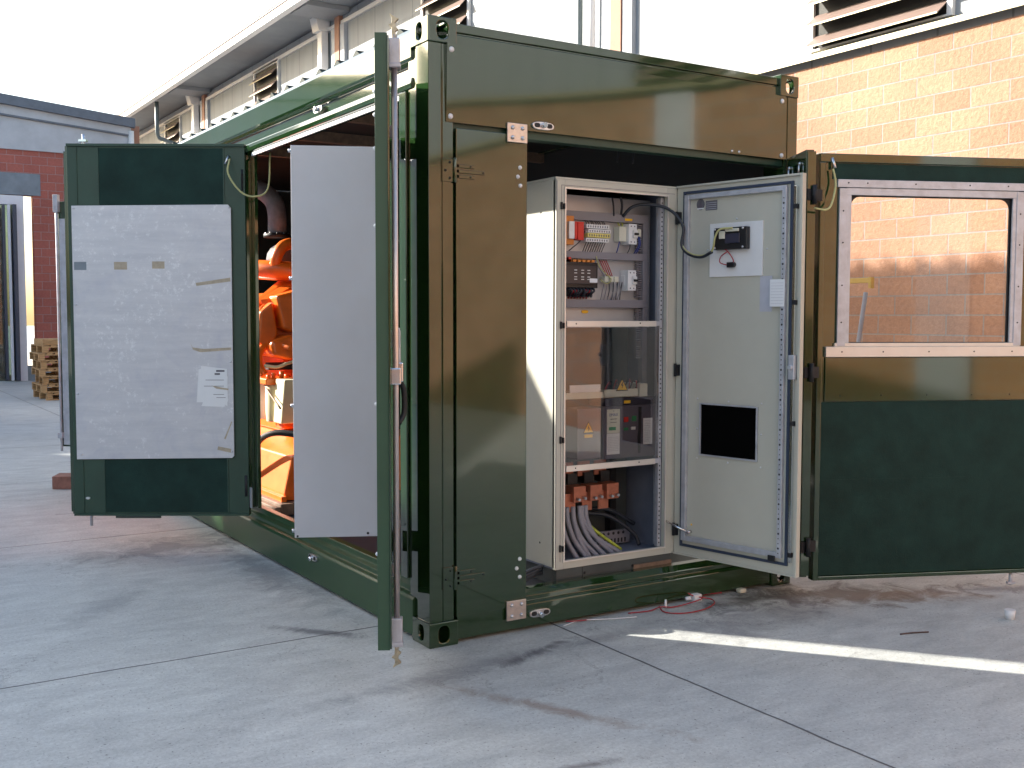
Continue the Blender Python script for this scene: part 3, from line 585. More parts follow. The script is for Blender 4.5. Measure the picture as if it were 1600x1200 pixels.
# ---- near side door leaf, edge-on to the viewer
MB().box(0.0005, 0.06, 0.230, 0.300, 0.286, 2.602).build('door_jamb', 'green_paint', ct, 0.003)
M = frame(-0.004, 0.315, -0.461, -0.854)
nl = MB(M).box(0.09, 0.967, -0.050, -0.001, 0.212, 2.642).build('side_door_leaf', 'green_satin', ct, 0.002)
MB(M).box(0.92, 0.975, -0.0008, 0.006, 0.22, 2.63).box(0.10, 0.92, -0.0008, 0.002, 0.24, 2.60).build('edge_strip', 'green_paint', nl, 0.001)
M2 = M @ Matrix.Translation((0.055, 0, 0))
rd = MB(M2).cyl((0.80, 0.022, 0.19), (0.80, 0.022, 2.66), 0.0125, 14).build('locking_rod', 'rod_steel', nl)
for z0, z1, tip in ((2.535, 2.645, 1), (0.205, 0.315, -1)):
    MB(M2).box(0.775, 0.825, 0.002, 0.045, z0, z1).box(0.77, 0.83, 0.001, 0.048, (z0 if tip < 0 else z0)-0.006, z0+0.012).build('rod_guide', 'galv', rd, 0.004)
    zb = z1 if tip > 0 else z0; s_ = tip
    hk = [(0.014, 0), (0.030, 0), (0.028, 0.028), (0.040, 0.036), (0.030, 0.046), (0.026, 0.062), (0.040, 0.078), (0.024, 0.086), (0.004, 0.098), (0.014, 0.078), (0.012, 0.060), (0.000, 0.056), (0.012, 0.044)]
    MB(M2).prism([(a_, zb+s_*b_) for a_, b_ in hk], 0, 0.790, 0.812).build('cam_hook', 'cam_metal', rd, 0.002)
MB(M2).box(0.765, 0.835, 0.001, 0.045, 1.272, 1.340).box(0.72, 0.78, 0.030, 0.052, 1.28, 1.36).build('rod_bracket', 'chrome', rd, 0.005)
hd = MB(M2).tube(smooth([(0.74, 0.030, 1.50), (0.74, 0.032, 1.40), (0.73, 0.034, 1.31), (0.72, 0.036, 1.275)], 4), 0.009, 8).box(0.715, 0.755, 0.004, 0.040, 1.42, 1.49).build('handle', 'galv', nl, 0.002)
MB(M2).tube(smooth([(0.72, 0.034, 1.28), (0.69, 0.05, 1.245), (0.69, 0.052, 1.15), (0.72, 0.03, 1.105)], 5), 0.012, 8).build('handle_grip', 'rubber', hd)
for z in (2.27, 0.47): MB(M2).box(0.70, 0.73, 0.002, 0.03, z, z+0.05).build('retainer', 'galv', nl, 0.003)
for z in (2.42, 2.33, 2.20, 1.9, 1.2, 0.6): MB(M).dome((0.95, -0.05, z), (M.to_3x3() @ Vector((0, -1, 0))).xyz[:] if False else (0, -1, 0), 0.009, 0.6).build('bolt', 'white_plastic', nl)
for z in (2.3, 0.4): MB(M).box(0.0, 0.09, -0.03, -0.02, z, z+0.10).build('hinge', 'green_paint', nl)
G = frame(-0.322, 0.871, 0.372, -0.182)
gp = MB(G).box(0.0, 0.47, 0.0, 0.020, 0.407, 2.409).build('lining_panel', 'grey_sheet', nl, 0.002)
gp['label'] = 'plain grey sheet metal panel'
for z in (2.383, 1.74, 1.09, 0.442): MB(G).cyl((-0.014, 0.012, z), (0.001, 0.012, z), 0.010, 10).build('bolt', 'zinc', gp)
MB(G).dome((0.375, 0.0, 0.424), (0, -1, 0), 0.007, 0.2).dome((0.015, 0.0, 0.415), (0, -1, 0), 0.006, 0.5).build('rivet', 'rubber', gp)
# ---- far side door leaf, inner face towards the viewer
FLIP = Matrix.Diagonal((1, -1, 1, 1))
Fm = frame(0.0, 2.53, -0.976, 0.608) @ FLIP
fl_ = MB(Fm).box(0.0, 1.15, 0.0, 0.05, 0.232, 2.662).build('side_door_leaf', 'green_inner', ct, 0.003)
# outer bright edge of the same leaf
MB(Fm).box(1.15, 1.168, 0.012, 0.062, 0.24, 2.65).box(1.168, 1.19, 0.042, 0.07, 0.25, 2.62).build('edge_strip', 'green_paint', fl_, 0.003)
fo = MB(Fm); fo.box(0.141, 0.945, -0.003, 0.0, 0.256, 2.634); fo.build('insulation', 'green_foil', fl_)
ef = MB(Fm); ef.box(0.945, 0.955, -0.006, 0.0, 0.24, 2.65).box(1.085, 1.092, -0.005, 0.0, 0.24, 2.65).box(0.132, 0.141, -0.005, 0.0, 0.24, 2.65).box(0.0, 1.15, -0.014, 0.0, 2.645, 2.662).box(0.0, 1.15, -0.014, 0.0, 0.232, 0.246); ef.build('frame_ribs', 'green_inner', fl_, 0.001)
ap = MB(Fm).prism([(0.090, 0.632), (0.104, 0.618), (1.122, 0.608), (1.122, 2.262), (0.110, 2.272), (0.090, 2.25)], 1, -0.018, -0.006).build('lining_panel', 'worn_aluminium', fl_, 0.001)
ap['label'] = 'scuffed bare aluminium lining panel with stuck papers'
for u, z in ((1.106, 2.245), (0.103, 2.253), (1.106, 1.04), (1.09, 0.64), (0.104, 0.66), (1.106, 1.62), (0.104, 1.25)): MB(Fm).dome((u, -0.018, z), (0, -1, 0), 0.007, 0.6).build('screw', 'zinc', ap)
def patch(pts, m, name, y=-0.0186, th=0.0008, parent=None): return MB(Fm).prism(pts, 1, y, y+th).build(name, m, parent or ap)
patch([(0.321, 1.745), (0.325, 1.765), (0.10, 1.80), (0.098, 1.775)], 'tape', 'tape_strip')
patch([(0.365, 1.375), (0.352, 1.345), (0.28, 1.335), (0.10, 1.345), (0.10, 1.328), (0.30, 1.313), (0.35, 1.33)], 'tape', 'tape_strip')
patch([(0.20, 0.672), (0.195, 0.695), (0.108, 0.678), (0.112, 0.652)], 'tape', 'tape_strip')
patch([(0.155, 0.745), (0.105, 0.86), (0.100, 0.855), (0.145, 0.74)], 'tape', 'tape_strip')
for u0, u1, z0, z1 in ((1.032, 1.112, 1.847, 1.900), (0.768, 0.853, 1.850, 1.900), (0.525, 0.606, 1.857, 1.904)): patch([(u0, z0), (u1, z0), (u1, z1), (u0, z1)], 'lintel' if u0 > 1 else 'tape', 'tape_mark', y=-0.0183, th=0.0004)
pa = patch([(0.315, 1.20), (0.33, 0.985), (0.29, 0.985), (0.30, 0.96), (0.15, 0.955), (0.145, 0.97), (0.13, 0.96), (0.125, 1.15), (0.14, 1.19), (0.27, 1.215)], 'paper', 'paper_sheet', y=-0.0195)
p2 = patch([(0.30, 1.225), (0.13, 1.205), (0.125, 0.99), (0.29, 1.0)], 'paper', 'paper_sheet', y=-0.0208)
ln = MB(Fm)
for z, a, b in ((1.185, 0.145, 0.20), (1.165, 0.175, 0.21), (1.13, 0.15, 0.27), (1.09, 0.15, 0.28), (1.035, 0.15, 0.22), (1.015, 0.14, 0.2)):
    ln.box(a, b, -0.0214, -0.0208, z, z+(0.012 if z > 1.16 else 0.003))
ln.build('printed_lines', 'label_text', p2)
patch([(0.23, 1.095), (0.12, 1.075), (0.122, 1.065), (0.20, 1.075)], 'tape', 'tape_strip', y=-0.0222)
MB(Fm).cyl((1.07, 0.075, 2.60), (1.07, 0.075, 2.735), 0.010, 10).box(1.045, 1.095, 0.055, 0.09, 2.685, 2.70).box(1.05, 1.09, 0.055, 0.09, 2.655, 2.667).build('locking_rod', 'chrome', fl_)
MB(Fm).cyl((1.07, 0.075, 0.15), (1.07, 0.075, 0.3), 0.010, 10).build('locking_rod', 'galv', fl_)
MB(Fm).prism(oval(1.06, 0.349, 0.014, 0.008), 1, -0.008, 0).build('drain_eye', 'zinc', fl_)
MB(Fm).cyl((0.10, -0.014, 2.585), (0.12, -0.03, 2.53), 0.008, 8).build('cable_lug', 'zinc', fl_)
MB(Fm).box(0.6, 0.9, 0.05, 0.06, 0.205, 0.232).build('drip_edge', 'green_paint', fl_)
MB().tube(smooth([(-0.095, 2.545, 2.56), (-0.12, 2.50, 2.46), (-0.06, 2.44, 2.345), (0.02, 2.40, 2.315), (0.10, 2.38, 2.37), (0.125, 2.40, 2.60)], 6), 0.006, 8).build('earth_cable', 'beige_wire', ct)
MB().box(-0.022, 0.002, 2.535, 2.585, 2.41, 2.47).cyl((-0.012, 2.545, 2.36), (-0.012, 2.545, 2.50), 0.010, 8).build('hinge', 'rubber', fl_)
MB().cyl((-0.012, 2.545, 0.36), (-0.012, 2.545, 0.50), 0.012, 8).build('hinge', 'rubber', fl_)
# ---- rear side leaf further back, seen left of the far leaf
R2 = frame(0.02, 5.72, -0.535, 0.60) @ FLIP
r2l = MB(R2).box(0, 0.78, 0, 0.05, 0.34, 2.60).build('side_door_leaf', 'green_paint', ct, 0.003)
MB(R2).box(0.60, 0.75, -0.02, -0.001, 0.36, 2.44).build('lining_panel', 'galv', r2l)
MB(R2).cyl((0.775, -0.02, 0.30), (0.775, -0.02, 2.66), 0.012, 8).box(0.75, 0.80, -0.035, 0.0, 2.50, 2.66).box(0.75, 0.80, -0.04, 0.0, 0.42, 0.47).build('locking_rod', 'galv', r2l, 0.002)
# ---- folding end door: short leaf and window leaf
K = frame(2.30, 0.03, -0.19, -0.34)
k1 = MB(K).box(0.0, 0.385, 0.0, 0.045, 0.13, 2.44).build('folded_door_leaf', 'green_paint', ct, 0.003)
for u in (0.12, 0.30): MB(K).cyl((u, -0.012, 2.37), (u, 0, 2.38), 0.010, 10).cyl((u, -0.012, 2.32), (u, -0.010, 2.37), 0.006, 8).build('cable_lug', 'zinc', k1)
MB(K).box(0.385, 0.397, 0.005, 0.052, 0.14, 2.43).build('edge_strip', 'green_paint', k1, 0.002)
for z in (2.20, 1.25, 0.30):
    MB().cyl((2.135, -0.350, z-0.05), (2.135, -0.350, z+0.05), 0.014, 10).hexa([(2.10, -0.335, z-0.03), (2.20, -0.345, z-0.03), (2.20, -0.335, z-0.03), (2.10, -0.325, z-0.03), (2.10, -0.335, z+0.03), (2.20, -0.345, z+0.03), (2.20, -0.335, z+0.03), (2.10, -0.325, z+0.03)]).build('hinge', 'rubber', k1)
Wm = frame(2.20, -0.32, 1.14, -0.49)
wb = MB(Wm); wb.box(0.0, 0.165, 0, 0.045, 0.105, 2.425).box(1.15, 1.38, 0, 0.045, 0.105, 2.425).box(0.165, 1.15, 0, 0.045, 0.105, 1.400).box(0.165, 1.15, 0, 0.045, 2.235, 2.425)
wl = wb.build('window_door_leaf', 'green_paint', ct)
wl['label'] = 'wide green door leaf with a framed window'
rb = MB(Wm); rb.box(0.0, 1.38, -0.016, -0.0005, 2.378, 2.425).box(0.0, 0.030, -0.016, -0.0005, 0.105, 2.378).box(0.030, 1.38, -0.016, -0.0005, 0.105, 0.128); rb.build('frame_ribs', 'green_paint', wl, 0.004)
MB(Wm).box(0.05, 1.38, -0.010, -0.0005, 1.088, 1.33).build('cover_strip', 'green_paint', wl, 0.003)
MB(Wm).box(0.033, 1.38, -0.007, -0.0005, 0.130, 1.086).build('insulation', 'green_foil', wl, 0.002)
MB(Wm).box(0.03, 0.9, -0.0085, -0.0072, 0.654, 0.660).build('seam', 'green_foil', wl)
MB(Wm).box(0.075, 1.38, -0.003, -0.0005, 2.29, 2.375).build('insulation', 'green_foil', wl)
wf = MB(Wm); wf.box(0.10, 1.27, -0.020, -0.001, 2.246, 2.288).box(0.155, 1.17, -0.014, -0.001, 2.206, 2.244).box(0.112, 0.160, -0.017, -0.001, 1.392, 2.242).box(1.158, 1.205, -0.017, -0.001, 1.392, 2.242)
wfo = wf.build('window_frame', 'galv', wl, 0.002)
MB(Wm).box(0.048, 1.30, -0.022, -0.001, 1.332, 1.388).box(0.10, 1.20, -0.016, -0.001, 1.3885, 1.408).build('window_sill', 'rail_light', wfo, 0.002)
for a_ in (0.160, 1.136): MB(Wm).box(a_, a_+0.022, -0.013, -0.001, 1.409, 2.206).build('inner_bead', 'galv', wfo, 0.001)
dd = MB(Wm)
for z in (2.27, ):
    for u in (0.16, 0.27, 0.55, 0.87, 1.1): dd.dome((u, -0.020, z), (0, -1, 0), 0.0045, 0.5)
for u in (0.135, 1.18):
    for z in (2.12, 1.72, 1.52, 1.95): dd.dome((u, -0.017, z), (0, -1, 0), 0.0045, 0.5)
for u in (0.14, 0.38, 0.65, 0.92, 1.15): dd.dome((u, -0.022, 1.36), (0, -1, 0), 0.0045, 0.5); dd.dome((u, -0.010, 1.12), (0, -1, 0), 0.004, 0.5)
dd.build('screws', 'rubber', wfo)
def rrect(u0, u1, z0, z1, r, rb_=0.004):
    o = []
    for cx, cz, a0, R_ in ((u1-r, z1-r, 0, r), (u0+r, z1-r, 90, r), (u0+rb_, z0+rb_, 180, rb_), (u1-rb_, z0+rb_, 270, rb_)):
        for k in range(7):
            t = math.radians(a0+90*k/6); o.append((cx+R_*math.cos(t), cz+R_*math.sin(t)))
    return o
gk = MB(Wm).box(0.16, 1.155, 0.008, 0.020, 1.40, 2.236).build('gasket', 'rubber', wfo)
cut(gk, [MB(Wm).prism(rrect(0.188, 1.130, 1.412, 2.200, 0.055), 1, 0.0, 0.03)])
MB(Wm).box(0.165, 1.15, 0.021, 0.026, 1.401, 2.234).build('window_pane', 'glass', wfo)
MB(Wm).cyl((0.075, -0.03, 2.345), (0.065, -0.016, 2.40), 0.009, 8).build('cable_lug', 'zinc', wl)
MB().tube(smooth([(2.245, -0.375, 2.34), (2.25, -0.39, 2.26), (2.215, -0.40, 2.16), (2.15, -0.42, 2.115), (2.08, -0.40, 2.12)], 6), 0.0055, 8).build('earth_cable', 'beige_wire', ct)
MB().tube(smooth([(2.19, -0.17, 2.33), (2.175, -0.18, 2.2), (2.12, -0.16, 2.05)], 6), 0.0055, 8).build('earth_cable', 'beige_wire', ct)
MB(Wm).cyl((1.21, 0.02, 0.03), (1.21, 0.02, 0.105), 0.010, 8).box(1.19, 1.235, 0.01, 0.03, 0.035, 0.05).build('locking_rod', 'galv', wl)
for x in (1.47, 1.58): MB().tube(smooth([(x, 0.5, 2.75), (x+0.02, 0.5, 2.6), (x, 0.5, 2.42)], 4), 0.006, 6).build('hanging_cable', 'dark_wire', ct)

# ================================================================ CONTROL CABINET
X0, X1, Y0, Y1, Z0, Z1 = 0.785, 1.582, 0.112, 0.70, 0.250, 2.250
cbn = thing('control_cabinet', ((X0+X1)/2, (Y0+Y1)/2, 0.162), 'tall pale grey electrical control cabinet standing open in the container end', 'cabinet')
pn = MB(); pn.box(0.80, 1.565, Y0+0.01, Y0+0.04, 0.1625, 0.249).box(0.80, 0.83, Y0+0.04, Y1, 0.1625, 0.249).box(1.535, 1.565, Y0+0.04, Y1, 0.1625, 0.249)
plo = pn.build('plinth', 'plinth', cbn, 0.002)
pd = MB()
for x in (0.98, 1.30): pd.dome((x, Y0+0.01, 0.212), (0, -1, 0), 0.008, 0.2)
pd.box(0.965, 0.967, Y0+0.008, Y0+0.0105, 0.165, 0.247); pd.build('screws', 'rubber', plo)
MB().box(1.30, 1.565, Y0+0.0, Y0+0.006, 0.165, 0.215).build('plinth_cover', 'frame_brown', plo)
bd = MB()
bd.box(X0, X0+0.0015, Y0+0.012, Y1, Z0+0.01, Z1-0.014)                       # left skin
bd.box(X1-0.0015, X1, Y0+0.012, Y1, Z0+0.01, Z1-0.014)
bo = bd.build('side_panel', 'cabinet', cbn)
MB().box(X0+0.002, X1-0.002, Y1-0.003, Y1-0.001, Z0, Z1-0.014).box(X0+0.0016, X0+0.003, Y0+0.03, Y1-0.004, Z0, Z1-0.014).box(X1-0.003, X1-0.0016, Y0+0.03, Y1-0.004, Z0, Z1-0.014).build('inner_wall', 'cab_inside', cbn)
MB().box(X0-0.003, X1+0.003, Y0+0.004, Y1+0.003, Z1-0.013, Z1).build('roof_panel', 'cabinet', cbn, 0.003)
MB().box(X0+0.004, X1-0.004, Y0+0.03, Y1-0.004, Z1-0.016, Z1-0.0135).build('inner_roof', 'black_plastic', cbn)
MB().box(X0+0.002, X1-0.002, Y0+0.03, Y1-0.004, Z0+0.001, Z0+0.008).build('gland_plate', 'cab_inside', cbn)
ff = MB(); ff.box(X0, 0.836, Y0, Y0+0.028, Z0, Z1-0.0135).box(1.512, X1, Y0, Y0+0.028, Z0, Z1-0.0135).box(0.836, 1.512, Y0+0.0005, Y0+0.028, 2.196, Z1-0.0135).box(0.836, 1.512, Y0+0.0005, Y0+0.028, Z0, 0.290)
ffo = ff.build('front_frame', 'cabinet', cbn, 0.002)
MB().box(0.832, 0.840, Y0-0.008, Y0+0.0, 0.286, 2.20).box(1.508, 1.514, Y0-0.008, Y0, 0.286, 2.20).box(0.84, 1.508, Y0-0.008, Y0, 2.192, 2.199).box(0.84, 1.508, Y0-0.008, Y0, 0.287, 0.294).build('edge_bead', 'rail_light', ffo)
fs = MB().box(X0+0.001, X0+0.004, Y0-0.001, Y0, 0.26, 2.23).box(X0+0.03, X0+0.032, Y0-0.001, Y0, 0.29, 2.21).box(X0+0.03, X1-0.02, Y0-0.001, Y0, 2.208, 2.210).build('frame_grooves', 'breaker_grey', ffo)
for z in (2.105, 1.505, 0.92, 0.36):
    MB().box(0.808, 0.816, Y0-0.012, Y0-0.001, z-0.018, z+0.018).box(0.824, 0.831, Y0-0.014, Y0-0.001, z-0.016, z+0.012).build('lock_keeper', 'rubber', ffo, 0.001)
MB().dome((X0+0.0, Y0+0.14, 0.37), (-1, 0, 0), 0.006, 0.2).dome((X0, Y0+0.14, 2.08), (-1, 0, 0), 0.006, 0.2).build('screws', 'rubber', bo)
pr = MB().box(1.488, 1.510, Y0+0.030, Y0+0.055, 0.29, 2.19).box(1.515, 1.545, Y0+0.09, Y0+0.10, 0.29, 2.19).build('perforated_rail', 'galv', cbn)
dm = MB(); z = 0.31
while z < 2.18: dm.dome((1.499, Y0+0.030, z), (0, -1, 0), 0.005, 0.1, 6); dm.dome((1.530, Y0+0.09, z+0.012), (0, -1, 0), 0.006, 0.1, 6); z += 0.025
dm.build('rail_holes', 'rubber', pr)
# mounting plate with trunking and devices
MY = 0.27
mp_ = MB().box(0.82, 1.555, MY+0.04, MY+0.045, 1.49, 2.19).build('mounting_plate', 'mount_plate', cbn)
for z0, z1 in ((2.058, 2.104), (1.855, 1.893), (1.597, 1.640)):
    MB().box(0.83, 1.512, MY, MY+0.039, z0, z1).build('cable_trunking', 'trunking', mp_, 0.001)
vt = MB().box(1.474, 1.512, MY+0.0, MY+0.039, 1.6405, 1.8545).box(1.474, 1.512, MY, MY+0.039, 1.8935, 2.0575).build('cable_trunking', 'trunking', mp_, 0.001)
sl2 = MB(); z = 1.32
while z < 2.05:
    if not (1.59 < z < 1.645 or 1.85 < z < 1.90): sl2.box(1.440, 1.473, MY+0.012, MY+0.03, z, z+0.006)
    z += 0.0125
sl2.build('trunking_fingers', 'trunking', mp_)
MB().box(1.478, 1.51, MY+0.002, MY+0.039, 1.18, 1.596).build('cable_trunking', 'trunking', mp_, 0.001)
MB().box(0.82, 1.555, 0.50, 0.505, 0.28, 1.55).build('rear_plate', 'plinth', cbn)
MB().box(1.40, 1.44, 0.45, 0.499, 0.28, 0.76).build('support_rail', 'black_plastic', cbn)
# relays row (orange base, white label, red)
r_ = MB().box(0.90, 1.000, MY-0.01, MY+0.039, 1.925, 2.075).build('relay_base', 'orange_plastic', cbn, 0.002)
MB().box(0.955, 0.990, MY-0.03, MY-0.0105, 1.955, 2.045).build('relay', 'white_plastic', r_, 0.002)
MB().box(0.992, 1.008, MY-0.03, MY-0.0105, 1.955, 2.045).build('relay', 'red_plastic', r_, 0.002)
MB().box(1.012, 1.050, MY-0.03, MY+0.02, 1.950, 2.045).build('relay', 'red_plastic', r_, 0.002)
for i, (z0, z1, m_, dx) in enumerate(((2.015, 2.036, 'white_plastic', 0), (1.992, 2.012, 'white_plastic', 0.015), (1.968, 1.990, 'pale_yellow', 0.008), (1.944, 1.965, 'white_plastic', 0))):
    t_ = MB().box(1.075+dx, 1.225+dx, MY-0.02+0.005*(i % 2), MY+0.039, z0, z1).build('terminal_strip', m_, cbn, 0.002)
    th = MB()
    for k in range(9): th.box(1.083+dx+k*0.0158, 1.089+dx+k*0.0158, MY-0.0215+0.005*(i % 2), MY-0.019+0.005*(i % 2), z0+0.005, z1-0.006)
    th.build('terminal_screws', 'breaker_grey', t_)
wr = MB()
for k in range(9):
    x = 1.09+k*0.0155; wr.tube(smooth([(x, MY, 2.034), (x+random.uniform(-.006, .006), MY+0.005, 2.05), (x-0.01, MY+0.02, 2.066)], 3), 0.0022, 5); wr.tube(smooth([(x, MY, 1.946), (x-0.006, MY+0.01, 1.92), (x-0.012, MY+0.02, 1.893)], 3), 0.0022, 5)
wr.build('wires', 'dark_wire', cbn)
def mcb(x, z, n=1):
    b = MB().box(x-0.028, x+0.028, MY-0.03, MY+0.039, z-0.055, z+0.055).build('circuit_breaker', 'white_plastic', cbn, 0.002)
    MB().box(x-0.030, x+0.030, MY-0.002, MY+0.039, z-0.028, z+0.028).box(x-0.004, x+0.024, MY-0.044, MY-0.0305, z-0.020, z+0.022).build('breaker_front', 'white_plastic', b, 0.002)
    MB().box(x-0.002, x+0.022, MY-0.056, MY-0.0445, z-0.006, z+0.006).build('toggle', 'rubber', b, 0.001)
    MB().dome((x-0.012, MY-0.0305, z+0.042), (0, -1, 0), 0.004, 0.2).dome((x+0.012, MY-0.0305, z+0.042), (0, -1, 0), 0.004, 0.2).dome((x+0.012, MY-0.0305, z-0.042), (0, -1, 0), 0.004, 0.2).dome((x-0.012, MY-0.0305, z-0.042), (0, -1, 0), 0.004, 0.2).build('terminal_screws', 'breaker_grey', b)
mcb(1.378, 1.995); mcb(1.375, 1.745)
MB().box(1.300, 1.349, MY-0.01, MY+0.039, 1.955, 2.035).build('contactor', 'cream_plastic', cbn, 0.002)
MB().box(1.420, 1.444, MY-0.02, MY+0.02, 1.985, 2.025).build('plug', 'cream_plastic', cbn, 0.002)
MB().box(1.345, 1.395, MY-0.003, MY-0.001, 2.068, 2.080).build('warning_strip', 'yellow', cbn)
ws_ = MB()
for m_, paths in (('blue_wire', [[(1.43, MY-0.01, 1.985), (1.435, MY-0.01, 1.94), (1.425, MY+0.02, 1.893)], [(1.437, MY-0.01, 1.985), (1.445, MY-0.01, 1.94), (1.44, MY+0.02, 1.893)], [(1.31, MY, 1.955), (1.30, MY, 1.92), (1.305, MY+0.02, 1.893)]]),
                  ('earth_wire', [[(1.31, MY, 2.035), (1.30, MY, 2.05), (1.31, MY+0.02, 2.066)], [(1.325, MY, 2.035), (1.33, MY, 2.05), (1.32, MY+0.02, 2.066)]]),
                  ('dark_wire', [[(1.05, MY, 1.95), (1.02, MY-0.01, 1.93), (0.98, MY+0.01, 1.893)], [(1.07, MY-0.01, 2.0), (1.055, MY-0.02, 1.98), (1.03, MY-0.01, 1.95)], [(1.375, MY-0.01, 1.94), (1.38, MY, 1.92), (1.38, MY+0.02, 1.893)]]),
                  ('red_wire', [[(1.19+0.014*k, MY+0.02, 1.855), (1.20+0.014*k, MY+0.0, 1.81), (1.235+0.012*k, MY+0.01, 1.765)] for k in range(4)]),
                  ('grey_wire', [[(1.15+0.001*k, MY+0.02, 1.855), (1.165, MY-0.02, 1.80), (1.21, MY, 1.765)] for k in range(2)] + [[(1.21+0.02*k, MY, 1.735), (1.205+0.024*k, MY+0.01, 1.69), (1.20+0.022*k, MY+0.02, 1.64)] for k in range(6)]),
                  ('dark_wire', [[(1.24+0.03*k, MY, 1.735), (1.25+0.026*k, MY+0.01, 1.69), (1.245+0.028*k, MY+0.02, 1.64)] for k in range(4)]),
                  ('beige_wire', [[(1.15, MY-0.005, 1.87), (1.16, MY-0.02, 1.815), (1.20, MY-0.03, 1.775), (1.235, MY-0.02, 1.755)], [(1.17, MY-0.01, 1.75), (1.20, MY-0.03, 1.725), (1.24, MY-0.02, 1.745), (1.23, MY-0.01, 1.77)]])):
    b = MB()
    for q in paths: b.tube(smooth(q, 4), 0.003, 6)
    b.build('wires', m_, cbn)
for k in range(3): MB().box(1.205+0.033*k, 1.232+0.033*k, MY-0.01, MY+0.03, 1.735, 1.765).build('fuse_holder', 'cream_plastic', cbn, 0.002)
# dark controller
dc = MB().box(0.87, 1.150, MY-0.02, MY+0.039, 1.700, 1.835).build('controller', 'black_plastic', cbn, 0.003)
MB().box(0.88, 1.130, MY-0.035, MY-0.0205, 1.720, 1.815).build('controller_face', 'dark_face', dc, 0.002)
MB().box(1.085, 1.135, MY-0.037, MY-0.0352, 1.728, 1.750).build('label_plate', 'paper', dc)
tl = MB()
for z in (1.79, 1.775, 1.755, 1.742):
    for x in (0.985, 1.03, 1.07): tl.box(x, x+0.018, MY-0.0362, MY-0.0352, z, z+0.004)
tl.build('printed_marks', 'white_plastic', dc)
pc = MB()
for k in range(6): pc.box(0.96+k*0.03, 0.978+k*0.03, MY-0.02, MY+0.01, 1.836, 1.848)
pc.build('terminals', 'orange_plastic', dc)
MB().box(0.96, 0.975, MY-0.02, MY+0.01, 1.836, 1.860).build('terminals', 'red_plastic', dc)
b = MB()
for k in range(7): b.tube(smooth([(0.97+k*0.022, MY-0.01, 1.70), (0.975+k*0.02+random.uniform(-.01, .01), MY-0.03, 1.678), (0.99+k*0.018, MY+0.01, 1.662), (0.985+k*0.02, MY+0.02, 1.645)], 4), 0.0045, 6)
b.build('wires', 'red_wire', dc)
b = MB()
for k in range(8): b.tube(smooth([(0.96+k*0.023, MY-0.012, 1.70), (0.97+k*0.021, MY-0.035, 1.685), (0.965+k*0.02+random.uniform(-.01, .01), MY-0.02, 1.665), (0.98+k*0.02, MY+0.0, 1.655)], 4), 0.006, 6)
b.box(0.88, 1.13, MY, MY+0.039, 1.655, 1.699).build('wires', 'dark_wire', dc)
MB().prism(oval(1.108, 1.575, 0.022, 0.009), 1, MY+0.036, MY+0.039).build('warning_strip', 'yellow', cbn)
# front rails and polycarbonate shield
for z, dz in ((1.508, 0.0), (0.762, 0.0)):
    q = MB().box(0.862, 1.452, Y0+0.012, Y0+0.024, z-0.012, z+0.018).build('shield_rail', 'rail_light', cbn, 0.001)
    MB().box(1.4525, 1.49, Y0+0.014, Y0+0.05, z-0.008, z+0.016).build('rail_bracket', 'galv', q)
    MB().dome((0.92, Y0+0.012, z+0.004), (0, -1, 0), 0.004, 0.5).dome((1.34, Y0+0.012, z+0.006), (0, -1, 0), 0.004, 0.5).build('screws', 'rubber', q)
sh = MB(); n = 14; x0, x1 = 0.842, 1.478
for i in range(n):
    a = x0+(x1-x0)*i/n; b_ = x0+(x1-x0)*(i+1)/n
    sh.box(a, b_, Y0+0.026, Y0+0.029, 0.300, 1.520) if False else None
MB().box(0.842, 1.478, Y0+0.026, Y0+0.030, 0.772, 1.505).build('shield_pane', 'plexi', cbn)
# main breaker
br_ = MB().box(0.975, 1.128, 0.185, 0.30, 0.800, 1.066).build('breaker_unit', 'breaker_grey', cbn, 0.003)
bq = MB().box(1.137, 1.500, 0.172, 0.32, 0.790, 1.072).build('main_breaker', 'breaker_grey', cbn, 0.004)
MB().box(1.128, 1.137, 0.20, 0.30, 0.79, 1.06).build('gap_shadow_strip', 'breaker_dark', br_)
MB().box(1.145, 1.50, 0.172, 0.32, 1.0735, 1.115).build('breaker_top', 'breaker_dark', bq, 0.002)
MB().box(0.905, 1.41, 0.20, 0.33, 1.116, 1.150).box(1.39, 1.445, 0.185, 0.33, 1.116, 1.186).build('terminal_block', 'cream_plastic', bq, 0.002)
MB().box(1.155, 1.385, 0.19, 0.1995, 1.120, 1.160).build('terminal_cover', 'cream_plastic', bq, 0.002)
MB().box(0.935, 1.135, 0.20, 0.205, 1.1505, 1.19).build('label_plate', 'white_plastic', bq)
bw = MB()
for k in range(5): bw.tube(smooth([(1.17+k*0.055, 0.21, 1.15), (1.18+k*0.05, 0.20, 1.185), (1.22+k*0.045, 0.23, 1.20+0.01*(k % 2)), (1.26+k*0.05, 0.28, 1.18)], 4), 0.003, 6)
bw.build('wires', 'red_wire', bq)
bw = MB()
for k in range(6): bw.tube(smooth([(1.19+k*0.04, 0.22, 1.16), (1.21+k*0.04, 0.22, 1.20), (1.25+k*0.035, 0.25, 1.19)], 4), 0.004, 6)
bw.build('wires', 'dark_wire', bq)
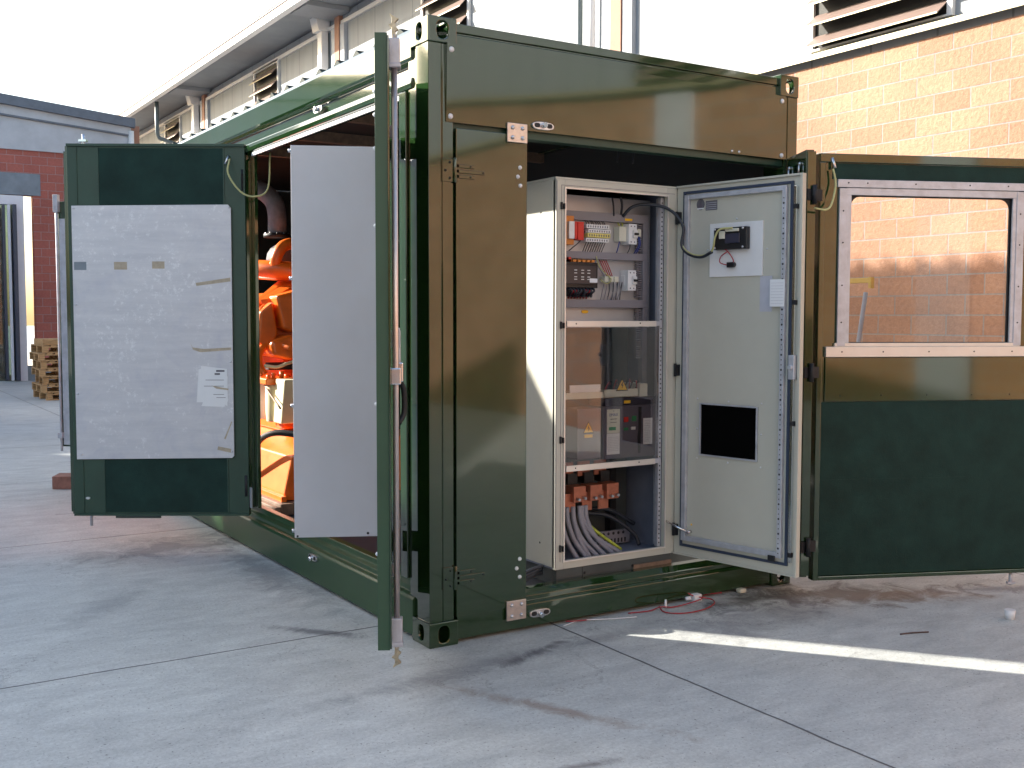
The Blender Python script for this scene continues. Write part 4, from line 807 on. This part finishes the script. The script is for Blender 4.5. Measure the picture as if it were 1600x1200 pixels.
def tri(cx, cz, w, y, parent):
    h = w*0.87
    t1 = MB().prism([(cx-w/2, cz-h/2), (cx+w/2, cz-h/2), (cx, cz+h/2)], 1, y-0.001, y).build('warning_sign', 'rubber', parent, 0.0)
    MB().prism([(cx-w*0.40, cz-h*0.42), (cx+w*0.40, cz-h*0.42), (cx, cz+h*0.34)], 1, y-0.002, y-0.0011).build('sign_face', 'yellow', t1)
    MB().prism([(cx+0.002, cz+h*0.20), (cx-w*0.11, cz-h*0.10), (cx+0.0, cz-h*0.07), (cx-w*0.03, cz-h*0.34), (cx+w*0.12, cz-h*0.02), (cx+w*0.02, cz-h*0.05), (cx+w*0.06, cz+h*0.2)], 1, y-0.003, y-0.0021).build('lightning_symbol', 'rubber', t1)
tri(1.265, 1.187, 0.082, 0.182, bq); tri(1.045, 0.967, 0.074, 0.184, br_)
MB().box(1.02, 1.072, 0.183, 0.1848, 0.912, 0.928).build('warning_strip', 'yellow', br_)
MB().box(1.272, 1.315, 0.170, 0.1718, 1.084, 1.100).build('warning_strip', 'yellow', bq)
bc = MB().box(1.157, 1.242, 0.168, 0.1718, 0.928, 1.056).build('breaker_label', 'cream_plastic', bq, 0.001)
text('EMAX', facing(Matrix.Identity(4), 1.2, 0.1675, 1.026), 0.022, 'logo_blue', bc)
ll = MB(); ll.box(1.178, 1.222, 0.1672, 0.168, 1.002, 1.006).box(1.178, 1.222, 0.1672, 0.168, 0.985, 0.988).dome((1.2, 0.168, 1.047), (0, -1, 0), 0.003, 0.2); ll.build('printed_lines', 'label_text', bc)
MB().box(1.168, 1.214, 0.166, 0.168, 0.944, 0.962).build('display', 'green_btn', bc)
ls = MB().box(1.157, 1.242, 0.169, 0.1718, 0.815, 0.926).build('data_sheet', 'white_plastic', bq)
ll = MB()
for k in range(9):
    x = 1.165
    while x < 1.235: w_ = random.uniform(0.004, 0.014); ll.box(x, min(x+w_, 1.237), 0.1684, 0.169, 0.905-k*0.009, 0.908-k*0.009); x += w_+0.004
ll.build('printed_lines', 'lavender_print', ls)
for x, z, m_ in ((1.285, 0.997, 'red_plastic'), (1.34, 1.0, 'green_btn'), (1.285, 0.946, 'green_btn'), (1.335, 0.948, 'white_plastic')):
    MB().box(x-0.015, x+0.015, 0.167, 0.1718, z-(0.014 if z > .98 else .008), z+(0.014 if z > .98 else .008)).build('push_button', m_, bq, 0.002)
MB().prism([(1.372, 0.81), (1.388, 0.81), (1.388, 0.90), (1.392, 0.93), (1.392, 1.062), (1.372, 1.062), (1.372, 0.93), (1.366, 0.90)], 1, 0.1705, 0.1718).build('handle_slot', 'rubber', bq)
ds = MB().box(1.405, 1.468, 0.169, 0.1718, 0.855, 0.998).build('data_sheet', 'paper', bq)
ll = MB()
for k in range(13): ll.box(1.413, 1.455-random.uniform(0, .015), 0.1684, 0.169, 0.985-k*0.0095, 0.9875-k*0.0095)
ll.build('printed_lines', 'lavender_print', ds)
# bus bars and power cables
for i, x in enumerate((1.055, 1.166, 1.278)):
    b = MB().box(x-0.040, x+0.040, 0.27, 0.36, 0.555, 0.640).build('busbar', 'copper', cbn, 0.002)
    MB().box(x-0.075, x-0.008, 0.30, 0.31, 0.50, 0.60).build('cable_lug', 'copper', cbn, 0.001); MB().box(x-0.06, x+0.02, 0.36, 0.37, 0.68, 0.76).build('busbar', 'copper', cbn, 0.001)
    MB().cyl((x-0.018, 0.245, 0.572), (x-0.018, 0.27, 0.575), 0.008, 8).cyl((x+0.022, 0.245, 0.576), (x+0.022, 0.27, 0.579), 0.008, 8).build('bolt', 'zinc', b)
    MB().box(x-0.03, x+0.03, 0.34, 0.40, 0.641, 0.70).build('insulator', 'black_plastic', b)
for k, (xa, xb) in enumerate(((0.95, 1.02), (0.99, 1.08), (1.03, 1.15), (1.075, 1.20), (1.115, 1.26), (1.03, 1.10), (1.09, 1.31))):
    MB().tube(smooth([(xa, 0.30, 0.53), (xa+0.002, 0.29, 0.45), (xa+(xb-xa)*0.35, 0.27, 0.35), (xb, 0.24, 0.258)], 6), 0.0135, 10).build('power_cable', 'grey_wire', cbn)
MB().tube(smooth([(1.13, 0.33, 0.44), (1.2, 0.30, 0.37), (1.33, 0.26, 0.27)], 6), 0.009, 8).build('earth_cable', 'earth_wire', cbn)
for q in ([(1.18, 0.38, 0.47), (1.32, 0.36, 0.44), (1.46, 0.32, 0.34), (1.49, 0.30, 0.27)], [(1.18, 0.40, 0.49), (1.34, 0.38, 0.47), (1.50, 0.36, 0.38)]):
    MB().tube(smooth(q, 6), 0.012, 8).build('power_cable', 'dark_wire', cbn)
eb = MB().box(1.26, 1.50, 0.40, 0.42, 0.27, 0.345).build('earth_bar', 'trunking', cbn)
ebd = MB()
for k in range(6): ebd.dome((1.28+k*0.035, 0.40, 0.33), (0, -1, 0), 0.009, 0.2)
for k in range(9): ebd.box(1.27+k*0.024, 1.280+k*0.024, 0.398, 0.40, 0.275, 0.30)
ebd.build('earth_bar_holes', 'rubber', eb)
# cabinet door
D = frame(1.575, 0.105, 0.145, -0.760)
cd = MB(D).box(0.0, 0.774, 0.0, 0.022, 0.250, 2.250).build('cabinet_door', 'cabinet', cbn, 0.002)
MB(D).box(0.762, 0.776, -0.014, 0.0, 0.250, 2.250).box(0.0, 0.762, -0.012, 0.0, 2.240, 2.250).box(0.0, 0.762, -0.010, 0.0, 0.250, 0.258).build('door_flange', 'cabinet', cd, 0.001)
gs = MB(D); gs.box(0.045, 0.060, -0.010, -0.0003, 0.300, 2.217).box(0.705, 0.722, -0.010, -0.0003, 0.300, 2.217).box(0.060, 0.705, -0.010, -0.0003, 2.203, 2.217).box(0.060, 0.705, -0.010, -0.0003, 0.300, 0.314)
gs.build('door_gasket', 'frame_blue', cd, 0.002)
rl = MB(D); rl.box(0.062, 0.090, -0.022, -0.0005, 0.335, 2.196).box(0.665, 0.690, -0.022, -0.0005, 0.335, 2.196).box(0.090, 0.665, -0.020, -0.0005, 2.172, 2.196).box(0.090, 0.665, -0.020, -0.0005, 0.335, 0.362)
rlo = rl.build('tubular_frame', 'galv', cd, 0.002)
dt = MB(D); z = 0.36
while z < 2.15: dt.dome((0.0615, -0.015, z), (-1, 0, 0), 0.004, 0.1, 6); dt.dome((0.676, -0.022, z), (0, -1, 0), 0.0035 if int(z*40) % 3 else 0.006, 0.1, 6); z += 0.025
dt.build('frame_holes', 'rubber', rlo)
lk = MB(D); lk.box(0.730, 0.745, -0.018, -0.001, 0.32, 2.19).build('lock_rod', 'chrome', cd, 0.001)
for z in (2.09, 1.62, 0.36, 1.02): MB(D).box(0.730, 0.750, -0.020, -0.0005, z-0.012, z+0.012).build('lock_catch', 'rubber', cd, 0.002)
MB(D).box(0.724, 0.756, -0.034, -0.0005, 1.24, 1.36).cyl((0.74, -0.05, 1.30), (0.74, -0.034, 1.30), 0.012, 10).build('lock_case', 'galv', cd, 0.002)
for z in (2.08, 1.26, 0.385): MB(D).box(0.012, 0.030, -0.022, 0.0, z-0.03, z+0.03).cyl((0.004, -0.010, z-0.035), (0.004, -0.010, z+0.035), 0.008, 8).build('hinge', 'rubber', cd, 0.001)
MB(D).prism([(0.700-0.04, 0.315), (0.700-0.04, 0.345), (0.62, 0.345), (0.62, 0.315)], 1, -0.03, -0.0225).build('lock_catch', 'rubber', cd, 0.002)
ns = MB(D).prism(oval(0.155, 2.142, 0.026, 0.030, 2.0), 1, -0.002, -0.0003).build('name_badge', 'label_text', cd)
MB(D).prism([(0.14, 2.128), (0.17, 2.128), (0.155, 2.160)], 1, -0.0032, -0.0021).build('badge_symbol', 'breaker_grey', ns)
MB(D).box(0.135, 0.176, -0.0032, -0.0021, 2.117, 2.1235).build('badge_symbol', 'paper', ns)
nb_ = MB(D).box(0.188, 0.262, -0.002, -0.0003, 2.108, 2.158).build('name_badge', 'label_text', cd)
ll = MB(D)
for k in range(4): ll.box(0.192, 0.258, -0.0028, -0.0021, 2.114+k*0.0105, 2.1165+k*0.0105)
ll.build('printed_lines', 'lavender_print', nb_)
wp = MB(D).box(0.222, 0.548, -0.008, -0.0003, 1.757, 2.034).build('display_plate', 'white_plastic', cd, 0.001)
dp = MB(D).box(0.270, 0.473, -0.040, -0.0082, 1.895, 2.008).build('display_unit', 'black_plastic', wp, 0.003)
MB(D).box(0.345, 0.435, -0.048, -0.0405, 1.925, 1.975).build('display_cover', 'breaker_dark', dp, 0.003)
MB(D).box(0.31, 0.345, -0.052, -0.0405, 1.95, 1.99).box(0.350, 0.43, -0.055, -0.041, 1.985, 2.0).build('plug', 'cream_plastic', dp, 0.003)
bb = MB(D)
for u, z in ((0.278, 2.0), (0.45, 2.0), (0.278, 1.905), (0.45, 1.905)): bb.dome((u, -0.0405, z), (0, -1, 0), 0.0065, 0.5)
bb.build('screws', 'zinc', dp)
MB(D).box(0.345, 0.375, -0.030, -0.0082, 1.803, 1.830).cyl((0.378, -0.03, 1.817), (0.378, -0.0082, 1.817), 0.014, 10).build('buzzer', 'black_plastic', wp, 0.002)
MB(D).tube(smooth([(0.31, -0.03, 1.90), (0.35, -0.035, 1.89), (0.385, -0.03, 1.845), (0.38, -0.02, 1.82)], 5), 0.0028, 6).tube(smooth([(0.35, -0.03, 1.885), (0.31, -0.03, 1.86), (0.305, -0.03, 1.83), (0.345, -0.02, 1.815)], 5), 0.0028, 6).build('wires', 'red_wire', wp)
fh = MB(D).box(0.167, 0.533, -0.0016, -0.0003, 0.808, 1.091).build('filter_opening', 'deep_black', cd)
MB(D).box(0.167, 0.533, -0.008, -0.0017, 1.083, 1.091).box(0.167, 0.533, -0.008, -0.0017, 0.808, 0.816).box(0.167, 0.176, -0.008, -0.0017, 0.816, 1.083).box(0.524, 0.533, -0.008, -0.0017, 0.816, 1.083).build('opening_edge', 'galv', fh)
bb = MB(D)
for u, z in ((0.150, 1.112), (0.350, 1.108), (0.552, 1.108), (0.150, 0.95), (0.552, 0.95), (0.150, 0.79), (0.350, 0.785), (0.552, 0.78), (0.205, 1.90), (0.385, 2.053), (0.57, 1.89)): bb.dome((u, -0.0003, z), (0, -1, 0), 0.0055, 0.5)
bb.build('screws', 'zinc', cd)
MB(D).box(0.532, 0.604, -0.0016, -0.0003, 1.575, 1.755).build('paper_note', 'lavender_print', cd)
pn2 = MB(D).box(0.606, 0.690, -0.0245, -0.0235, 1.600, 1.735).build('paper_note', 'paper', cd)
ll = MB(D)
for k in range(8): ll.box(0.612, 0.684, -0.0252, -0.0246, 1.615+k*0.0145, 1.6163+k*0.0145)
ll.build('printed_lines', 'lavender_print', pn2)
MB(D).cyl((0.115, -0.03, 0.385), (0.115, -0.001, 0.385), 0.009, 8).tube([(0.115, -0.02, 0.385), (0.06, -0.05, 0.41), (-0.04, -0.05, 0.44)], 0.006, 6).build('door_stay', 'chrome', cd)
MB(D).dome((0.118, -0.0003, 0.425), (0, -1, 0), 0.006, 0.3).build('sticker_dot', 'yellow', cd)
# loom from cabinet to the door
def W(u, n_, z): v = D @ Vector((u, n_, z)); return (v.x, v.y, v.z)
path = [(1.33, 0.27, 2.09), (1.36, 0.22, 2.14), (1.43, 0.16, 2.15), (1.51, 0.09, 2.12), (1.55, 0.03, 2.03), W(0.07, -0.05, 1.93), W(0.12, -0.05, 1.88), W(0.20, -0.05, 1.862), W(0.275, -0.06, 1.885), W(0.30, -0.07, 1.95), W(0.33, -0.07, 1.99), W(0.40, -0.06, 1.995)]
MB().tube(smooth(path[:9], 6), 0.0085, 8).build('cable_loom', 'dark_wire', cbn)
MB().tube(smooth([(a, b, c+0.007) for a, b, c in path[3:]], 6), 0.0055, 8).build('cable_loom', 'beige_wire', cbn)
MB().tube(smooth([(1.27, 0.27, 2.09), (1.26, 0.26, 2.14), (1.25, 0.26, 2.19)], 4), 0.005, 6).tube(smooth([(1.32, 0.27, 2.1), (1.31, 0.25, 2.15), (1.30, 0.25, 2.19)], 4), 0.007, 6).build('wires', 'dark_wire', cbn)
# inside container: cable bundle at the cabinet foot
fc = MB()
for k in range(4): fc.tube(smooth([(0.50+0.02*k, 0.16, 0.18+0.012*k), (0.58+0.015*k, 0.13, 0.20+0.02*k), (0.66+0.02*k, 0.14, 0.23+0.015*k), (0.76, 0.2, 0.22+0.01*k)], 5), 0.009, 8)
tag(fc.build('cable_bundle', 'dark_wire'), 'black cables lying on the container floor beside the cabinet plinth', 'cables')

# ================================================================ ENGINE
en = thing('diesel_generator', (1.0, 4.0, 0.162), 'orange diesel generator engine glimpsed inside the container side opening', 'engine')
MB().box(0.30, 1.6, 2.75, 5.6, 0.165, 0.245).box(0.26, 0.30, 2.75, 5.6, 0.165, 0.225).build('skid_frame', 'frame_brown', en, 0.004)
MB().prism([(0.36, 0.25), (0.36, 0.30), (0.42, 0.56), (0.62, 0.66), (1.5, 0.66), (1.5, 0.25)], 1, 2.85, 5.2).build('fuel_tank', 'engine_orange', en, 0.012)
MB().box(0.33, 0.37, 2.82, 5.2, 0.246, 0.285).build('tank_flange', 'engine_orange', en, 0.003)
MB().box(0.62, 1.45, 3.55, 5.2, 0.662, 1.55).build('engine_block', 'engine_orange', en, 0.015)
MB().prism([(0.30, 1.27), (0.98, 1.20), (1.0, 1.76), (0.72, 1.74), (0.36, 1.60)], 1, 3.44, 5.1).build('cylinder_head', 'engine_orange', en, 0.02, 3)
MB().prism([(0.47, 1.70), (0.70, 1.76), (0.74, 1.55), (0.62, 1.42), (0.52, 1.46)], 1, 3.26, 3.44).build('rocker_cover', 'engine_orange', en, 0.02, 3)
MB().prism([(0.36, 1.58), (0.46, 1.66), (0.50, 1.42), (0.44, 1.30), (0.34, 1.36)], 1, 3.30, 3.44).build('rocker_cover', 'engine_orange', en, 0.02, 3)
MB().prism([(0.40, 1.36), (0.56, 1.42), (0.66, 1.34), (0.58, 1.22), (0.42, 1.26)], 1, 3.20, 3.44).build('water_outlet', 'engine_orange', en, 0.03, 3)
for k in range(3):
    q = 0.085*k
    MB().hexa([(0.32+q, 3.40, 1.60+q*.45), (0.375+q, 3.38, 1.605+q*.45), (0.70+q, 3.62, 1.80+q*.1), (0.65+q, 3.66, 1.80+q*.1), (0.32+q, 3.42, 1.635+q*.45), (0.375+q, 3.40, 1.64+q*.45), (0.70+q, 3.64, 1.835+q*.1), (0.65+q, 3.68, 1.835+q*.1)]).build('cover_rib', 'engine_orange', en, 0.006)
MB().tube(smooth([(0.36, 3.22, 1.19), (0.44, 3.18, 1.18), (0.52, 3.18, 1.205), (0.60, 3.2, 1.225)], 5), 0.012, 8).build('breather_pipe', 'filter_cream', en)
MB().box(0.34, 0.95, 3.14, 3.50, 1.055, 1.10).build('filter_bracket', 'engine_orange', en, 0.008)
for k in range(6): MB().cyl((0.37+0.05*k, 3.17+0.03*(k % 2), 1.10), (0.37+0.05*k, 3.17+0.03*(k % 2), 1.125+0.012*(k % 3)), 0.016, 6).build('bolt', 'engine_orange', en)
MB().tube(smooth([(0.46, 3.34, 1.36), (0.36, 3.30, 1.30), (0.33, 3.26, 1.2), (0.36, 3.22, 1.12)], 5), 0.03, 10).build('intake_branch', 'engine_orange', en)
MB().box(0.55, 0.95, 3.38, 3.54, 0.70, 1.05).build('front_housing', 'engine_orange', en, 0.02)
MB().box(0.44, 0.80, 3.36, 3.43, 1.150, 1.205).build('fuel_rail', 'rubber', en, 0.006)
MB().tube([(0.36, 4.05, 1.93), (0.62, 3.62, 1.90), (0.9, 3.5, 1.88)], 0.075, 14).build('coolant_pipe', 'engine_orange', en)
MB().tube(smooth([(0.60, 3.62, 1.92), (0.60, 3.60, 2.0), (0.66, 3.60, 2.09), (0.78, 3.62, 2.12)], 6), 0.045, 12).build('coolant_pipe', 'engine_orange', en)
MB().tube([(0.78, 3.75, 2.00), (0.78, 3.97, 2.00)], [0.12, 0.13], 16).tube([(0.78, 3.97, 2.00), (0.78, 4.05, 2.00)], [0.13, 0.06], 16).build('turbocharger', 'turbo_dark', en)
ex = MB().tube(smooth([(0.71, 3.88, 2.20), (0.71, 3.88, 2.36), (0.69, 3.92, 2.47), (0.61, 4.02, 2.56), (0.48, 4.2, 2.60), (0.3, 4.5, 2.60)], 8), 0.072, 16).build('exhaust_pipe', 'exhaust', en)
MB().tube([(0.71, 3.88, 2.17), (0.71, 3.88, 2.20)], 0.105, 18).build('exhaust_flange', 'rubber', ex)
for k in range(10):
    a = 2*math.pi*k/10; MB().dome((0.71+0.09*math.cos(a), 3.88+0.09*math.sin(a), 2.20), (0, 0, 1), 0.009, 0.8, 6).build('bolt', 'zinc', ex)
for y, m_ in ((3.22, 'filter_cream'), (3.50, 'white_plastic'), (3.74, 'white_plastic')):
    f_ = MB().tube([(0.44, y, 1.05), (0.44, y, 0.86), (0.44, y, 0.78)], [0.072, 0.072, 0.066], 16).build('filter_canister', m_, en, 0.004)
    MB().tube([(0.44, y, 1.052), (0.44, y, 1.09)], 0.08, 14).build('filter_head', 'engine_orange', f_)
    if m_ == 'white_plastic': text('C', Matrix.Translation((0.44-0.0625, y-0.043, 0.96)) @ Matrix.Rotation(math.radians(-35), 4, 'Z') @ Matrix.Rotation(math.radians(90), 4, 'X'), 0.075, 'logo_blue', f_, 0.004, 'letter_mark')
MB().hexa([(0.40, 3.00, 0.78), (0.50, 3.00, 0.78), (0.50, 3.16, 0.78), (0.40, 3.16, 0.78), (0.40, 2.92, 1.10), (0.50, 2.92, 1.10), (0.50, 3.10, 1.10), (0.40, 3.10, 1.10)]).build('filter_guard', 'filter_cream', en, 0.008)
MB().tube(smooth([(0.44, 3.9, 1.25), (0.40, 3.5, 1.16), (0.37, 3.2, 1.02), (0.36, 2.9, 0.9)], 5), 0.007, 6).build('fuel_line', 'frame_brown', en)
MB().tube(smooth([(0.34, 3.5, 0.35), (0.27, 3.15, 0.62), (0.27, 2.8, 0.74), (0.4, 2.5, 0.74)], 8), 0.022, 10).build('hose', 'rubber', en)
MB().box(0.50, 0.62, 3.1, 3.4, 0.79, 1.04).build('pump_housing', 'engine_orange', en, 0.02)
MB().cyl((0.5, 3.05, 1.32), (0.5, 3.45, 1.36), 0.018, 8).build('injector_pipe', 'engine_orange', en)

# ================================================================ SMALL THINGS ON THE YARD
def pallet(x, y, z, rot, label):
    M = Matrix.Translation((x, y, z)) @ Matrix.Rotation(rot, 4, 'Z')
    root = bpy.data.objects.new('pallet', None); S.collection.objects.link(root); root.matrix_basis = M; bpy.context.view_layer.update()
    tag(root, label, 'pallet', 'wooden pallets stacked by the brick workshop')
    for k in range(6): MB(M).box(-0.4+k*0.14, -0.4+k*0.14+0.1, -0.6, 0.6, 0.122, 0.144).build('deck_board', 'wood', root)
    for yy in (-0.6, -0.05, 0.5):
        MB(M).box(-0.4, 0.4, yy, yy+0.1, 0.100, 0.1215).build('stringer_board', 'wood', root); MB(M).box(-0.4, 0.4, yy, yy+0.1, 0, 0.022).build('bottom_board', 'wood', root)
        for xx in (-0.4, -0.05, 0.3): MB(M).box(xx, xx+0.1, yy, yy+0.1, 0.0225, 0.0995).build('block', 'wood', root)
ords = ('lowest', 'second lowest', 'third lowest', 'fourth', 'fifth', 'second highest', 'topmost')
for k in range(7): pallet(1.42+random.uniform(-.05, .05), 17.6+random.uniform(-.05, .05), 0.146*k, random.uniform(-.06, .06), 'weathered wooden pallet, %s in the stack of seven by the brick workshop' % ords[k])
bx_ = MB().box(1.05, 1.8, 17.1, 18.1, 1.024, 1.13).build('crate_lid', 'wood'); tag(bx_, 'flat wooden board box lying on top of the pallet stack', 'crate')
tag(MB().hexa([(-0.66, 5.93, 0), (-0.50, 5.83, 0), (-0.40, 6.05, 0), (-0.56, 6.15, 0), (-0.66, 5.93, 0.115), (-0.50, 5.83, 0.115), (-0.40, 6.05, 0.115), (-0.56, 6.15, 0.115)]).build('timber_block', 'wood_red', None, 0.004), 'short reddish timber block on the concrete beyond the far door leaf', 'timber block')
rw = MB().tube(smooth([(1.16, -0.02, 0.004), (1.28, -0.05, 0.006), (1.36, -0.04, 0.012), (1.45, -0.06, 0.006), (1.62, -0.06, 0.02), (1.74, 0.03, 0.01), (1.80, -0.04, 0.03)], 8), 0.0035, 6)
rw.tube(smooth([(1.36, -0.03, 0.015), (1.33, -0.11, 0.006), (1.40, -0.18, 0.006), (1.54, -0.18, 0.006), (1.66, -0.13, 0.01), (1.70, -0.06, 0.012), (1.62, -0.02, 0.03), (1.58, -0.01, 0.05)], 8), 0.0035, 6)
tag(rw.build('loose_wire', 'red_wire'), 'thin red wire loops lying on the concrete below the end sill', 'wire')
tag(MB().tube(smooth([(0.74, -0.03, 0.004), (0.86, -0.01, 0.008), (1.0, -0.05, 0.004), (1.15, -0.10, 0.004)], 6), 0.0028, 6).build('loose_wire', 'white_plastic'), 'thin pale wire on the concrete near the lower joint plate', 'wire')
tag(MB().tube(smooth([(0.78, 0.01, 0.01), (0.84, -0.02, 0.012), (0.92, -0.01, 0.004)], 6), 0.0035, 6).build('loose_wire', 'red_wire'), 'short piece of red wire close to the lower joint plate', 'wire')
tag(MB().box(1.61, 1.665, 0.02-0.05, 0.06-0.05, 0.0, 0.038).tube([(1.60, -0.01, 0.02), (1.57, 0.0, 0.018)], 0.012, 8).build('cable_connector', 'white_plastic', None, 0.004), 'small white plastic cable connector on the ground under the sill', 'connector')
tag(MB().tube([(1.40, -0.035, 0.0), (1.405, -0.03, 0.045)], [0.008, 0.006], 8).build('wire_cap', 'white_plastic'), 'tiny upright white wire cap beside the red wire', 'wire cap')
tag(MB().box(1.95, 2.0, -0.03, 0.01, 0, 0.025).build('stone_chip', 'cream_plastic', None, 0.008), 'small pale chip on the concrete under the cabinet door', 'chip')
tag(MB().tube([(2.76, -1.14, 0.0), (2.76, -1.14, 0.05)], [0.022, 0.028], 12).build('plastic_cup', 'white_plastic'), 'small white plastic cup on the concrete at the right edge', 'cup')
sm = MB(); sm.tube(smooth([(2.05, -1.02, 0.004), (2.12, -1.04, 0.005), (2.2, -1.07, 0.004)], 4), 0.004, 5); tag(sm.build('twig', 'dead_rust'), 'thin dark twig on the concrete by the sunlit strip', 'twig')
# step trestle and stacked steel by the block wall, seen through the window
tr_ = thing('folding_trestle', (6.45, 2.95, 0), 'grey metal trestle with yellow top leaning near the block wall', 'trestle')
tt = MB().box(6.42, 6.47, 2.80, 3.9, 1.895, 1.945).box(6.41, 6.46, 2.765, 2.80, 1.84, 1.95).build('top_bar', 'trestle_yellow', tr_, 0.004)
MB().tube([(6.38, 2.80, 1.80), (6.30, 3.02, 0.0)], 0.022, 8).build('leg', 'lintel', tr_); MB().tube([(6.38, 3.85, 1.90), (6.30, 4.0, 0.0)], 0.026, 8).build('leg', 'galv', tr_)
MB().tube([(6.32, 2.98, 1.36), (6.32, 3.95, 1.36)], 0.018, 8).build('cross_bar', 'galv', tr_)
rk = thing('steel_rack', (3.5, 0.9, 0), 'dark rusty steel frame standing behind the folding door', 'rack')
MB().tube([(3.45, 0.80, 0.0), (3.75, 1.1, 1.15)], 0.03, 8).build('strut', 'dead_rust', rk); MB().tube([(3.35, 0.62, 0.0), (3.45, 0.82, 0.9)], 0.03, 8).build('strut', 'dead_rust', rk)
for z in (0.12, 0.35, 0.58): MB().box(3.2, 3.7, 0.66+z*0.2, 0.72+z*0.2, z, z+0.05).build('rung', 'galv' if z == 0.35 else 'dead_rust', rk, 0.004)
